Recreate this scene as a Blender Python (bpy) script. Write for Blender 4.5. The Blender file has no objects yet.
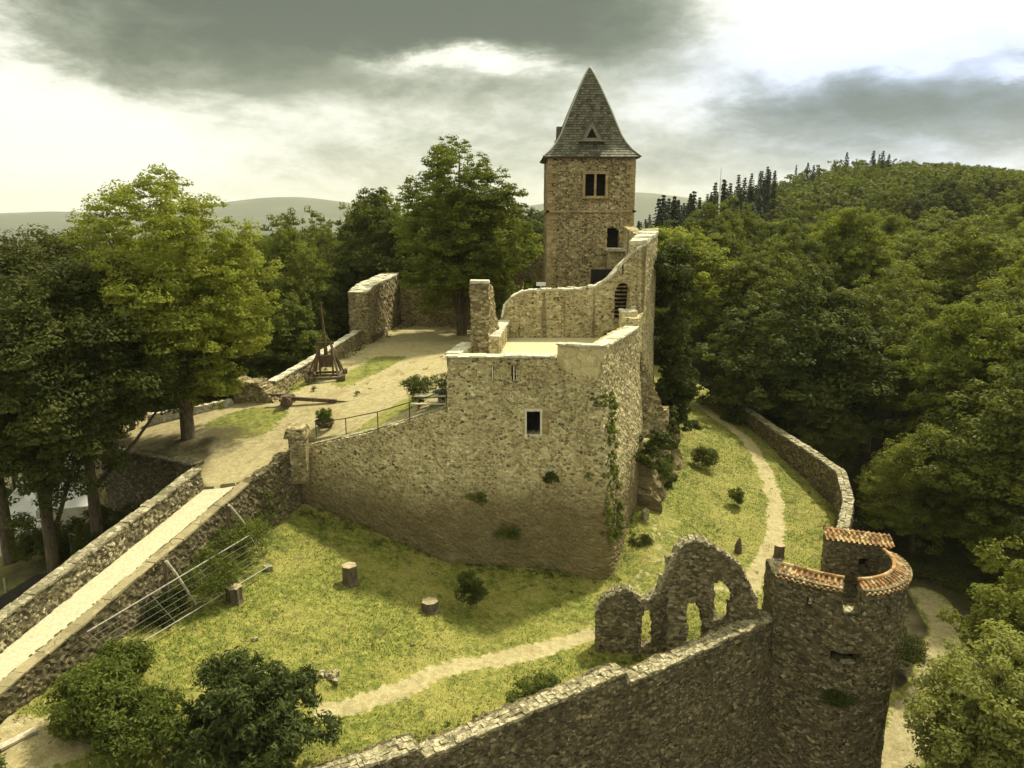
import bpy, bmesh, math, random
import numpy as np
from mathutils import Vector, Matrix

# ---------------------------------------------------------------- camera, world, sun
SC = bpy.context.scene
COL = SC.collection
RAD = math.radians
CAMZ, PITCH, FPX = 20.0, RAD(12.75), 760.0
cam_d = bpy.data.cameras.new("camera"); cam = bpy.data.objects.new("camera", cam_d); COL.objects.link(cam)
cam.location = (0, 0, CAMZ); cam.rotation_euler = (RAD(90) - PITCH, 0, 0)
cam_d.sensor_width = 36; cam_d.lens = 36 * FPX / 1024; cam_d.clip_start = .1; cam_d.clip_end = 40000
SC.camera = cam
SC.view_settings.view_transform = 'Standard'; SC.view_settings.look = 'None'
SC.view_settings.gamma = 1; SC.view_settings.use_curve_mapping = False
SC.view_settings.exposure = 0.42
SUN_EL, SUN_AZ = 55.0, 38.0          # azimuth clockwise from +Y (straight behind the castle)
sd = bpy.data.lights.new("sun", 'SUN'); sun = bpy.data.objects.new("sun", sd); COL.objects.link(sun)
sd.energy = 5.0; sd.angle = RAD(4.0); sd.color = (1.0, .93, .68)
e_, a_ = RAD(SUN_EL), RAD(SUN_AZ)
sdir = Vector((math.sin(a_) * math.cos(e_), math.cos(a_) * math.cos(e_), math.sin(e_)))
sun.rotation_euler = sdir.to_track_quat('Z', 'Y').to_euler()
sun.location = (0, 0, 120)

class NT:
    """tiny node helper"""
    def __init__(s, tree): s.t = tree; s.n = tree.nodes; s.l = tree.links
    def node(s, kind, **kw):
        n = s.n.new(kind)
        for k, v in kw.items(): setattr(n, k, v)
        return n
    def put(s, sock, v):
        if isinstance(v, bpy.types.NodeSocket): s.l.new(v, sock)
        elif isinstance(v, (tuple, list)) and len(v) == 3 and sock.type == 'RGBA': sock.default_value = (*v, 1)
        else: sock.default_value = v
    def m(s, op, a, b=None, c=None, clamp=False):
        n = s.node('ShaderNodeMath', operation=op); n.use_clamp = clamp
        s.put(n.inputs[0], a)
        if b is not None: s.put(n.inputs[1], b)
        if c is not None: s.put(n.inputs[2], c)
        return n.outputs[0]
    def v(s, op, a, b=None):
        n = s.node('ShaderNodeVectorMath', operation=op); s.put(n.inputs[0], a)
        if b is not None: s.put(n.inputs[1], b)
        return n.outputs[0]
    def scale(s, a, vec):
        n = s.node('ShaderNodeMapping'); s.put(n.inputs['Vector'], a); n.inputs['Scale'].default_value = vec
        return n.outputs[0]
    def noise(s, vec, sc, det=4, rough=.55, dist=0):
        n = s.node('ShaderNodeTexNoise'); s.put(n.inputs['Vector'], vec)
        n.inputs['Scale'].default_value = sc; n.inputs['Detail'].default_value = det
        n.inputs['Roughness'].default_value = rough; n.inputs['Distortion'].default_value = dist
        return n.outputs[0], n.outputs[1]
    def vor(s, vec, sc, feature='F1', rnd=1.0):
        n = s.node('ShaderNodeTexVoronoi', feature=feature); s.put(n.inputs['Vector'], vec)
        n.inputs['Scale'].default_value = sc; n.inputs['Randomness'].default_value = rnd
        return n
    def ramp(s, f, stops, interp='LINEAR'):
        n = s.node('ShaderNodeValToRGB'); s.put(n.inputs[0], f); cr = n.color_ramp; cr.interpolation = interp
        while len(cr.elements) < len(stops): cr.elements.new(.5)
        for e, (p, c) in zip(cr.elements, stops):
            e.position = p; e.color = (*c, 1) if isinstance(c, (tuple, list)) else (c, c, c, 1)
        return n.outputs[0]
    def mix(s, f, a, b, mode='MIX'):
        n = s.node('ShaderNodeMix', data_type='RGBA', blend_type=mode)
        s.put(n.inputs[0], f); s.put(n.inputs[6], a); s.put(n.inputs[7], b)
        return n.outputs[2]
    def sep(s, v):
        n = s.node('ShaderNodeSeparateXYZ'); s.put(n.inputs[0], v); return n.outputs
    def comb(s, x, y, z):
        n = s.node('ShaderNodeCombineXYZ')
        for i, q in enumerate((x, y, z)): s.put(n.inputs[i], q)
        return n.outputs[0]
    def sstep(s, x, a, b):
        n = s.node('ShaderNodeMapRange', interpolation_type='SMOOTHSTEP'); s.put(n.inputs[0], x)
        n.inputs[1].default_value = a; n.inputs[2].default_value = b
        return n.outputs[0]

def build_world():
    w = bpy.data.worlds.new("World"); SC.world = w; w.use_nodes = True
    N = NT(w.node_tree); N.n.clear()
    out = N.node('ShaderNodeOutputWorld'); bg = N.node('ShaderNodeBackground'); N.l.new(bg.outputs[0], out.inputs[0])
    sky = N.node('ShaderNodeTexSky', sky_type='NISHITA'); sky.sun_disc = False
    sky.sun_elevation = RAD(SUN_EL); sky.sun_rotation = RAD(SUN_AZ); sky.altitude = 300; sky.dust_density = 2.0
    d = N.node('ShaderNodeTexCoord').outputs['Generated']
    x, y, z = N.sep(d)
    az = N.m('ARCTAN2', x, y); el = N.m('ARCSINE', z)
    # the cloud deck: a plane overhead, so clouds flatten towards the horizon
    k = N.m('ADD', N.m('MAXIMUM', z, 0), .13)
    pl = N.comb(N.m('DIVIDE', x, k), N.m('DIVIDE', y, k), 0)
    n1, c1 = N.noise(pl, .55, 4, .55, .4)
    n2, _ = N.noise(pl, 2.1, 4, .6, .3)
    flat = N.comb(N.m('MULTIPLY', az, 5.5), N.m('MULTIPLY', el, 13.0), 0)
    n3, c3 = N.noise(flat, 1.0, 8, .64, .25)
    n4, _ = N.noise(flat, 3.5, 6, .6, .2)
    wsep = N.sep(c3)
    azw = N.m('ADD', az, N.m('MULTIPLY', N.m('SUBTRACT', n3, .5), .30))
    elw = N.m('ADD', el, N.m('MULTIPLY', N.m('SUBTRACT', wsep[1], .5), .085))
    def blob(px, py, sx, sy, amp):
        a0 = math.atan((px - 512) / FPX); e0 = (212 - py) / FPX
        u = N.m('DIVIDE', N.m('SUBTRACT', azw, a0), sx / FPX); v = N.m('DIVIDE', N.m('SUBTRACT', elw, e0), sy / FPX)
        r = N.m('ADD', N.m('MULTIPLY', u, u), N.m('MULTIPLY', v, v))
        return N.m('MULTIPLY', N.m('EXPONENT', N.m('MULTIPLY', r, -1)), amp)
    tot = None
    for b in [(330, 15, 330, 72, .92), (215, 75, 200, 34, .42), (570, 50, 140, 45, .50), (200, 110, 120, 26, .16), (905, 122, 165, 30, .62),
              (430, 160, 240, 38, .20), (730, 160, 150, 36, .22), (1010, 150, 90, 25, .20), (150, -60, 500, 70, .25),
              (40, 150, 190, 75, -.40), (890, 30, 190, 55, -.70), (465, 78, 100, 12, -.75), (650, 110, 60, 30, -.12), (20, 60, 70, 50, -.25), (960, 106, 30, 6, -.25)]:
        o = blob(*b); tot = o if tot is None else N.m('ADD', tot, o)
    D = N.m('ADD', tot, N.m('ADD', N.m('MULTIPLY', N.m('SUBTRACT', n3, .5), .60), N.m('MULTIPLY', N.m('SUBTRACT', n4, .5), .42)))
    D = N.m('ADD', D, .14)
    # overhead and behind: unseen broken cloud, brightened and warmed as fill light
    far = N.sstep(el, .30, .55)
    D2 = N.m('ADD', N.m('MULTIPLY', N.m('SUBTRACT', n1, .5), 1.6), N.m('ADD', .30, N.m('MULTIPLY', N.m('SUBTRACT', n2, .5), .5)))
    Dm = N.m('ADD', N.m('MULTIPLY', D, N.m('SUBTRACT', 1, far)), N.m('MULTIPLY', D2, far))
    col = N.ramp(Dm, [(0, (1.0, 1.0, .96)), (.20, (.88, .88, .79)), (.36, (.56, .58, .48)), (.54, (.30, .325, .25)), (.80, (.155, .18, .12)), (1, (.10, .12, .08))])
    # bluish cast of the clouds towards the right of the ridge
    blue = blob(900, 120, 200, 70, 1.0)
    col = N.mix(N.m('MULTIPLY', blue, .8, clamp=True), col, N.mix(1, col, (.80, .96, 1.75), 'MULTIPLY'))
    cl = N.mix(1, N.mix(1, col, (8.6, 8.6, 8.6), 'MULTIPLY'), N.ramp(far, [(0, (1, 1, .95)), (1, (1, .98, .78))]), 'MULTIPLY')
    cl = N.v('SCALE', cl); cl.node.inputs[3].default_value = 1; N.put(cl.node.inputs[3], N.m('ADD', 1, N.m('MULTIPLY', far, .65)))
    res = N.mix(.93, sky.outputs[0], cl)
    N.l.new(res, bg.inputs[0]); bg.inputs[1].default_value = .1
build_world()
SC.world.cycles.sampling_method = 'MANUAL'; SC.world.cycles.sample_map_resolution = 256

# ---------------------------------------------------------------- pixel <-> world layout helpers (used once, to find real positions)
cP, sP = math.cos(PITCH), math.sin(PITCH)
def _ray(px, py):
    u = (px - 512) / FPX; v = (384 - py) / FPX
    return u, cP + v * sP, -sP + v * cP
def PZ(px, py, z):
    d = _ray(px, py); t = (z - CAMZ) / d[2]; return (d[0] * t, d[1] * t, z)
def PY(px, py, Y):
    d = _ray(px, py); t = Y / d[1]; return (d[0] * t, Y, CAMZ + d[2] * t)

# ---------------------------------------------------------------- numpy noise
def hsh(ix, iy, iz=0, seed=0):
    h = (ix.astype(np.int64) * 374761393 + iy.astype(np.int64) * 668265263 + np.asarray(iz).astype(np.int64) * 2147483647 + seed * 1274126177) & 0xffffffff
    h = ((h ^ (h >> 13)) * 1274126177) & 0xffffffff
    h = ((h ^ (h >> 16)) * 2246822519) & 0xffffffff
    return ((h ^ (h >> 15)) & 0xffffff) / float(0xffffff)
def vnoise(x, y, seed=0):
    x = np.asarray(x, float); y = np.asarray(y, float)
    ix, iy = np.floor(x), np.floor(y); fx, fy = x - ix, y - iy
    fx = fx * fx * (3 - 2 * fx); fy = fy * fy * (3 - 2 * fy)
    a, b = hsh(ix, iy, 0, seed), hsh(ix + 1, iy, 0, seed); c, d = hsh(ix, iy + 1, 0, seed), hsh(ix + 1, iy + 1, 0, seed)
    return (a * (1 - fx) + b * fx) * (1 - fy) + (c * (1 - fx) + d * fx) * fy
def fbm(x, y, seed=0, oct=4):
    r = 0; a = .5; t = 0
    for i in range(oct): r = r + a * vnoise(x * 2 ** i, y * 2 ** i, seed + i); t += a; a *= .5
    return r / t
def sst(x, a, b):
    t = np.clip((x - a) / (b - a), 0, 1); return t * t * (3 - 2 * t)

# ---------------------------------------------------------------- object helpers
def tag(o, label=None, cat=None, group=None, kind=None):
    if label: o['label'] = label
    if cat: o['category'] = cat
    if group: o['group'] = group
    if kind: o['kind'] = kind
    return o
def empty(name, loc, label, cat, group=None, rz=0):
    o = bpy.data.objects.new(name, None); COL.objects.link(o); o.empty_display_size = .3
    o.location = loc; o.rotation_euler = (0, 0, rz)
    return tag(o, label, cat, group)
def np_mesh(name, V, F, smooth=False, mats=None):
    me = bpy.data.meshes.new(name); V = np.asarray(V, np.float32); F = np.asarray(F, np.int32)
    k = F.shape[1]
    me.vertices.add(len(V)); me.vertices.foreach_set('co', V.ravel())
    me.loops.add(F.size); me.loops.foreach_set('vertex_index', F.ravel())
    me.polygons.add(len(F)); me.polygons.foreach_set('loop_start', np.arange(0, F.size, k, dtype=np.int32))
    me.polygons.foreach_set('use_smooth', np.full(len(F), smooth, dtype=bool))
    me.update(calc_edges=True)
    if mats: 
        for m in (mats if isinstance(mats, (list, tuple)) else [mats]): me.materials.append(m)
    return me
def link(name, me, parent=None, loc=None):
    o = bpy.data.objects.new(name, me); COL.objects.link(o)
    if parent: o.parent = parent
    if loc is not None: o.location = loc
    return o
def world_obj(name, V, F, mat, parent=None, loc=None, smooth=False):
    """mesh given in world coordinates; origin moved to loc (or the parent's base)"""
    V = np.asarray(V, float)
    A = V[:, 3:6] if V.shape[1] == 6 else None; V = V[:, :3]
    if parent is not None: loc = np.array(parent.location)
    elif loc is None: loc = (V[:, 0].mean(), V[:, 1].mean(), V[:, 2].min())
    me = np_mesh(name, V - np.array(loc), F, smooth, mat)
    if A is not None: me.attributes.new('wuv', 'FLOAT_VECTOR', 'POINT').data.foreach_set('vector', np.ascontiguousarray(A, dtype=np.float32).ravel())
    return link(name, me, parent) if parent is not None else link(name, me, None, loc)

class MB:
    """collects quads/tris; build() links ONE mesh object"""
    def __init__(s): s.v = []; s.f = []
    def add(s, V, F):
        b = len(s.v); s.v += [tuple(p) for p in V]; s.f += [tuple(b + i for i in f) for f in F]
    def box(s, c, size, rot=None, jit=0, rng=random):
        h = [q / 2 for q in size]; V = []
        for dx, dy, dz in [(-1,-1,-1),(1,-1,-1),(1,1,-1),(-1,1,-1),(-1,-1,1),(1,-1,1),(1,1,1),(-1,1,1)]:
            p = Vector((dx*h[0] + rng.uniform(-jit, jit), dy*h[1] + rng.uniform(-jit, jit), dz*h[2] + rng.uniform(-jit, jit)))
            if rot is not None: p = rot @ p
            V.append(p + Vector(c))
        s.add(V, [(0,3,2,1),(4,5,6,7),(0,1,5,4),(1,2,6,5),(2,3,7,6),(3,0,4,7)])
    def tube(s, pts, rad, n=8, cap=True):
        pts = [Vector(p) for p in pts]; rad = rad if isinstance(rad, (list, tuple)) else [rad] * len(pts)
        b = len(s.v); ref = None
        for i, p in enumerate(pts):
            t = (pts[min(i+1, len(pts)-1)] - pts[max(i-1, 0)]).normalized()
            if ref is None: ref = t.orthogonal().normalized()
            ref = (ref - t * ref.dot(t)).normalized(); q = t.cross(ref)
            for k in range(n):
                a = 2 * math.pi * k / n; s.v.append(tuple(p + (ref * math.cos(a) + q * math.sin(a)) * rad[i]))
        for i in range(len(pts) - 1):
            for k in range(n):
                k2 = (k + 1) % n; s.f.append((b+i*n+k, b+i*n+k2, b+(i+1)*n+k2, b+(i+1)*n+k))
        if cap:
            s.f.append(tuple(b + k for k in range(n))[::-1]); s.f.append(tuple(b + (len(pts)-1)*n + k for k in range(n)))
    def beam(s, a, b_, w, h, jit=0):
        a, b_ = Vector(a), Vector(b_); d = b_ - a; q = d.to_track_quat('X', 'Z').to_matrix()
        s.box((a + b_) / 2, (d.length, w, h), q, jit)
    def build(s, name, mat, parent=None, loc=None, smooth=False, local=False, bevel=0):
        me = bpy.data.meshes.new(name); off = Vector((0, 0, 0))
        if not local:
            if parent is not None: off = parent.location.copy()
            elif loc is not None: off = Vector(loc)
            else:
                xs = np.array(s.v); off = Vector((xs[:, 0].mean(), xs[:, 1].mean(), xs[:, 2].min())); loc = off
        me.from_pydata([tuple(Vector(p) - off) for p in s.v], [], s.f); me.materials.append(mat)
        if smooth: me.polygons.foreach_set('use_smooth', [True] * len(me.polygons))
        me.update()
        if bevel:
            bm = bmesh.new(); bm.from_mesh(me)
            bmesh.ops.bevel(bm, geom=list(bm.edges), offset=bevel, segments=1, affect='EDGES'); bm.to_mesh(me); bm.free()
        return link(name, me, parent, loc if parent is None else None)

# ---------------------------------------------------------------- materials
def new_mat(name):
    m = bpy.data.materials.new(name); m.use_nodes = True; N = NT(m.node_tree); N.n.clear()
    out = N.node('ShaderNodeOutputMaterial'); b = N.node('ShaderNodeBsdfPrincipled'); N.l.new(b.outputs[0], out.inputs[0])
    b.inputs['Roughness'].default_value = .9
    if 'Specular IOR Level' in b.inputs: b.inputs['Specular IOR Level'].default_value = .25
    return m, N, b, out
def bump(N, b, h, strength=.5, dist=.03):
    n = N.node('ShaderNodeBump'); n.inputs['Strength'].default_value = strength; n.inputs['Distance'].default_value = dist
    N.put(n.inputs['Height'], h); N.l.new(n.outputs[0], b.inputs['Normal'])

def stone(name, stones, mortar, scale=3.4, flat=1.7, stain=(.05, .045, .03), stain_amt=.5, moss=.25, mortar_w=.07, streak=0, bands=None):
    m, N, b, out = new_mat(name)
    P = N.node('ShaderNodeNewGeometry').outputs['Position']
    at = N.node('ShaderNodeAttribute'); at.attribute_name = 'wuv'; wu = at.outputs['Vector']
    has = N.m('GREATER_THAN', N.sep(wu)[2], 25.0)
    mv = N.node('ShaderNodeMix', data_type='VECTOR'); N.put(mv.inputs[0], has); N.put(mv.inputs[4], P); N.put(mv.inputs[5], N.scale(wu, (1, 1, 1)))
    WP = mv.outputs[1]; fl = N.node('ShaderNodeMix', data_type='VECTOR'); N.put(fl.inputs[0], has); fl.inputs[4].default_value = (1, 1, flat); fl.inputs[5].default_value = (1, flat * 1.1, 1)
    _, wc = N.noise(P, 1.7, 3)
    warp = N.v('ADD', WP, N.scale(N.v('SUBTRACT', wc, (.5, .5, .5)), (.16, .16, .12)))
    q = N.v('MULTIPLY', warp, fl.outputs[1])
    vc = N.vor(q, scale, 'F1', .82); ve = N.vor(q, scale, 'DISTANCE_TO_EDGE', .82)
    q2 = N.v('MULTIPLY', q, (1.8, 1.8, 1.8)); v2 = N.vor(q2, scale); ve2 = N.vor(q2, scale, 'DISTANCE_TO_EDGE')
    pick, _ = N.noise(P, .9, 2)
    pk = N.sstep(pick, .50, .56)
    col = N.mix(pk, vc.outputs['Color'], v2.outputs['Color'])
    edge = N.m('ADD', N.m('MULTIPLY', ve.outputs[0], N.m('SUBTRACT', 1, pk)), N.m('MULTIPLY', ve2.outputs[0], pk))
    r = N.sep(col)
    fine, _ = N.noise(P, 22, 5, .7); mid, _ = N.noise(P, 5, 4, .6)
    base = N.ramp(r[0], stones)
    base = N.mix(1, base, N.ramp(fine, [(.25, .62), (.75, 1.35)]), 'MULTIPLY')
    mo = N.mix(N.sstep(mid, .35, .65), mortar, tuple(c * .72 for c in mortar))
    mw = N.m('ADD', mortar_w, N.m('MULTIPLY', N.m('SUBTRACT', mid, .5), mortar_w * 1.6))
    isst = N.m('DIVIDE', edge, N.m('MAXIMUM', mw, .008), clamp=True)
    isst = N.sstep(isst, .35, 1.0)
    # render patches covering the joints
    c = N.mix(isst, mo, base)
    patch, _ = N.noise(N.scale(P, (1, 1, .8)), .55, 6, .62)
    c = N.mix(N.m('MULTIPLY', N.sstep(patch, .54, .66), .55), c, N.mix(.5, mo, base))
    big, _ = N.noise(N.scale(P, (1, 1, .45)), .33, 7, .66, .5)
    c = N.mix(N.m('MULTIPLY', N.sstep(big, .44, .66), stain_amt), c, N.mix(.2, stain, c))
    if streak:
        st, _ = N.noise(N.scale(P, (1, 1, .05)), 1.6, 5, .6)
        c = N.mix(N.m('MULTIPLY', N.sstep(st, .50, .62), streak), c, stain)
    if bands:                                   # darker brown towards the foot of the wall
        zz = N.sep(P)[2]; zw = N.m('ADD', zz, N.m('MULTIPLY', N.m('SUBTRACT', big, .5), 5.0))
        c = N.mix(N.m('MULTIPLY', N.sstep(zw, bands[0], bands[1]), -1), c, c) if False else N.mix(N.m('MULTIPLY', N.m('SUBTRACT', 1, N.sstep(zw, bands[0], bands[1])), bands[2]), c, stain)
    mn, _ = N.noise(P, 1.3, 6, .7)
    nz = N.sep(N.node('ShaderNodeNewGeometry').outputs['Normal'])[2]
    mf = N.m('MULTIPLY', N.sstep(N.m('ADD', mn, N.m('MULTIPLY', nz, .06)), .55, .70), moss)
    c = N.mix(mf, c, (.075, .085, .02))
    N.l.new(c, b.inputs['Base Color'])
    h = N.m('ADD', N.m('MULTIPLY', isst, .7), N.m('ADD', N.m('MULTIPLY', fine, .35), N.m('MULTIPLY', r[1], .5)))
    bump(N, b, h, .9, .06)
    return m

M = {}
tan = [(0, (.09, .07, .035)), (.16, (.24, .185, .085)), (.45, (.42, .33, .165)), (.75, (.54, .455, .24)), (1, (.66, .60, .38))]
M['castle'] = stone('castle masonry', tan, (.76, .67, .385), 4.7, 1.4, (.14, .105, .045), .48, .14, .09, 0, (3.6, 6.4, .84))
M['terrace'] = stone('terrace masonry', tan, (.72, .63, .37), 4.7, 1.45, (.13, .10, .045), .42, .10, .085, .7)
M['tower'] = stone('tower masonry', [(0, (.045, .036, .02)), (.25, (.13, .105, .055)), (.5, (.28, .22, .11)), (.8, (.42, .34, .18)), (1, (.56, .51, .33))], (.48, .385, .20), 4.4, 1.3, (.10, .07, .03), .35, .05, .085)
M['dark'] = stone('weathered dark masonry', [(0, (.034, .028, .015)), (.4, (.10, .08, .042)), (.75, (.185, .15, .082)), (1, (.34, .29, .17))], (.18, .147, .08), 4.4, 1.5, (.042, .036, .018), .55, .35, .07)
M['ruin'] = stone('ruin masonry', [(0, (.05, .04, .022)), (.4, (.12, .095, .05)), (.75, (.20, .165, .09)), (1, (.32, .28, .17))], (.23, .185, .10), 4.4, 1.5, (.05, .042, .022), .5, .25, .05)
M['field'] = stone('courtyard masonry', [(0, (.09, .07, .035)), (.4, (.23, .18, .09)), (.75, (.38, .31, .165)), (1, (.52, .46, .29))], (.42, .35, .19), 4.4, 1.7, (.07, .055, .028), .45, .18, .06)
M['parapet'] = stone('pale patched masonry', [(0, (.04, .033, .02)), (.35, (.12, .10, .055)), (.7, (.30, .26, .15)), (1, (.6, .55, .38))], (.22, .18, .10), 4.6, 1.3, (.05, .042, .022), .5, .3, .06)
M['cope'] = stone('pale coping stone', [(0, (.36, .33, .24)), (.5, (.55, .51, .39)), (1, (.72, .69, .56))], (.50, .46, .33), 2.2, 1.0, (.16, .14, .08), .35, .12, .03)
M['copedark'] = stone('mossy coping stone', [(0, (.16, .14, .09)), (.5, (.30, .26, .17)), (1, (.52, .48, .34))], (.24, .20, .12), 5.0, 1.0, (.10, .085, .04), .45, .35, .04)
M['plaster'] = stone('tan render', [(0, (.50, .42, .22)), (1, (.64, .55, .30))], (.60, .52, .28), 1.6, 1.0, (.20, .15, .07), .35, .05, .01, .35)
M['sand'] = stone('sandstone dressing', [(0, (.27, .20, .10)), (1, (.42, .33, .17))], (.34, .26, .13), 1.6, 2.6, (.15, .10, .05), .3, .0, .03)

def simple(name, c1, c2, sc=6, rough=.85, bmp=.3, stretch=(1, 1, 1), metal=0):
    m, N, b, out = new_mat(name)
    P = N.node('ShaderNodeTexCoord').outputs['Object']
    f, _ = N.noise(N.scale(P, stretch), sc, 6, .65)
    N.l.new(N.mix(N.sstep(f, .3, .7), c1, c2), b.inputs['Base Color']); b.inputs['Roughness'].default_value = rough
    b.inputs['Metallic'].default_value = metal
    if bmp: bump(N, b, f, bmp, .02)
    return m
M['wood'] = simple('weathered timber', (.05, .035, .02), (.16, .115, .07), 9, .85, .5, (1, 1, .25))
M['palewood'] = simple('bleached timber', (.28, .24, .17), (.52, .46, .35), 8, .8, .4)
M['cutwood'] = simple('cut wood face', (.24, .19, .11), (.42, .35, .22), 5)
M['bark'] = simple('bark', (.05, .037, .022), (.14, .11, .07), 7, .95, .8, (1, 1, .3))
M['metal'] = simple('dark painted rail', (.03, .03, .028), (.07, .065, .055), 12, .5, .1)
M['galv'] = simple('galvanised tube', (.22, .21, .18), (.42, .40, .34), 10, .5, .1, (1, 1, 1), .2)
M['white'] = simple('white canvas', (.74, .74, .70), (.84, .84, .80), 1.5, .8, .1)
M['darkroof'] = simple('dark roofing felt', (.016, .013, .011), (.035, .028, .022), 2.5, .9, .5)
M['void'] = simple('painted dark interior', (.008, .007, .005), (.02, .017, .012), 3, .95, .2)  # near-black colour paints the darkness inside windows, doors and slits
M['frame'] = simple('pale window stone', (.50, .46, .36), (.68, .64, .52), 7, .8, .3)
M['iron'] = simple('rusty iron', (.03, .022, .017), (.09, .055, .035), 12, .6, .3, (1, 1, 1), .5)
M['floor'] = simple('pale terrace gravel', (.38, .34, .20), (.52, .47, .31), 5, .95, .4)
M['lead'] = simple('lead capping', (.26, .26, .23), (.42, .41, .36), 8, .6, .2)

def mat_slate():
    m, N, b, out = new_mat('slate shingles')
    uv = N.node('ShaderNodeUVMap').outputs[0]
    br = N.node('ShaderNodeTexBrick'); N.put(br.inputs['Vector'], uv); br.offset = .5
    br.inputs['Scale'].default_value = 1; br.inputs['Brick Width'].default_value = .26; br.inputs['Row Height'].default_value = .2
    br.inputs['Mortar Size'].default_value = .014; br.inputs['Bias'].default_value = 0
    br.inputs['Color1'].default_value = (.045, .042, .030, 1); br.inputs['Color2'].default_value = (.17, .16, .115, 1); br.inputs['Mortar'].default_value = (.015, .014, .01, 1)
    P = N.node('ShaderNodeNewGeometry').outputs['Position']; f, _ = N.noise(P, 14, 5, .7); g, _ = N.noise(P, .7, 5, .6)
    c = N.mix(1, br.outputs[0], N.ramp(f, [(.3, .6), (.7, 1.45)]), 'MULTIPLY')
    c = N.mix(N.m('MULTIPLY', N.sstep(g, .5, .68), .35), c, (.17, .155, .09))
    N.l.new(c, b.inputs['Base Color']); b.inputs['Roughness'].default_value = .65
    bump(N, b, N.m('ADD', N.m('MULTIPLY', f, .5), N.m('MULTIPLY', br.outputs[1], -1)), .5, .02)
    return m
M['slate'] = mat_slate()
def mat_tile():
    m, N, b, out = new_mat('clay roof tile')
    P = N.node('ShaderNodeNewGeometry').outputs['Position']
    v = N.vor(P, 3.4); f, _ = N.noise(P, 9, 5, .7); rr = N.sep(v.outputs['Color'])[0]
    c = N.ramp(rr, [(0, (.10, .05, .022)), (.4, (.25, .12, .045)), (.7, (.38, .22, .085)), (1, (.45, .35, .19))])
    c = N.mix(N.m('MULTIPLY', N.sstep(f, .45, .68), .5), c, (.42, .36, .22))
    N.l.new(c, b.inputs['Base Color']); bump(N, b, f, .4, .015)
    return m
M['tile'] = mat_tile()
def mat_leaf(name, c1, c2, trans=.35, sc=.5, rnd=.35, yel=None):
    m, N, b, out = new_mat(name)
    tc = N.node('ShaderNodeNewGeometry').outputs['Position']
    f, _ = N.noise(tc, sc, 4, .6); g, _ = N.noise(tc, 9, 2, .6)
    oi = N.node('ShaderNodeObjectInfo').outputs['Random']
    k = N.m('ADD', N.m('MULTIPLY', N.sstep(N.m('ADD', N.m('MULTIPLY', f, .55), N.m('MULTIPLY', g, .45)), .3, .7), 1 - rnd), N.m('MULTIPLY', oi, rnd), clamp=True)
    c = N.mix(k, c1, c2)
    N.l.new(c, b.inputs['Base Color']); b.inputs['Roughness'].default_value = .72; b.inputs['Specular IOR Level'].default_value = .15
    tr = N.node('ShaderNodeBsdfTranslucent'); N.l.new(N.mix(1, c, (1.38, 1.40, .5), 'MULTIPLY'), tr.inputs[0])
    mx = N.node('ShaderNodeMixShader'); mx.inputs[0].default_value = trans
    N.l.new(b.outputs[0], mx.inputs[1]); N.l.new(tr.outputs[0], mx.inputs[2]); N.l.new(mx.outputs[0], out.inputs[0])
    return m
M['leaf'] = mat_leaf('broadleaf foliage', (.018, .030, .006), (.205, .222, .038), .34, .35, .5)
M['leafhill'] = mat_leaf('hill foliage', (.020, .036, .007), (.185, .205, .036), .34, .08, .6)
M['leafdark'] = mat_leaf('dark foliage', (.018, .026, .006), (.105, .115, .022), .28)
M['leaflight'] = mat_leaf('light foliage', (.078, .100, .013), (.29, .31, .055), .40)
M['leafchest'] = mat_leaf('courtyard tree foliage', (.045, .068, .010), (.27, .29, .045), .38)
M['conifer'] = mat_leaf('conifer needles', (.012, .022, .009), (.035, .05, .018), .1)
M['ivy'] = mat_leaf('ivy leaves', (.02, .03, .007), (.08, .092, .018), .28)
M['shrub'] = mat_leaf('shrub leaves', (.035, .055, .010), (.17, .19, .04), .32, 1.5)
M['leafnear'] = mat_leaf('pale glossy foliage', (.13, .145, .035), (.36, .36, .11), .38, 1.2)

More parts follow.
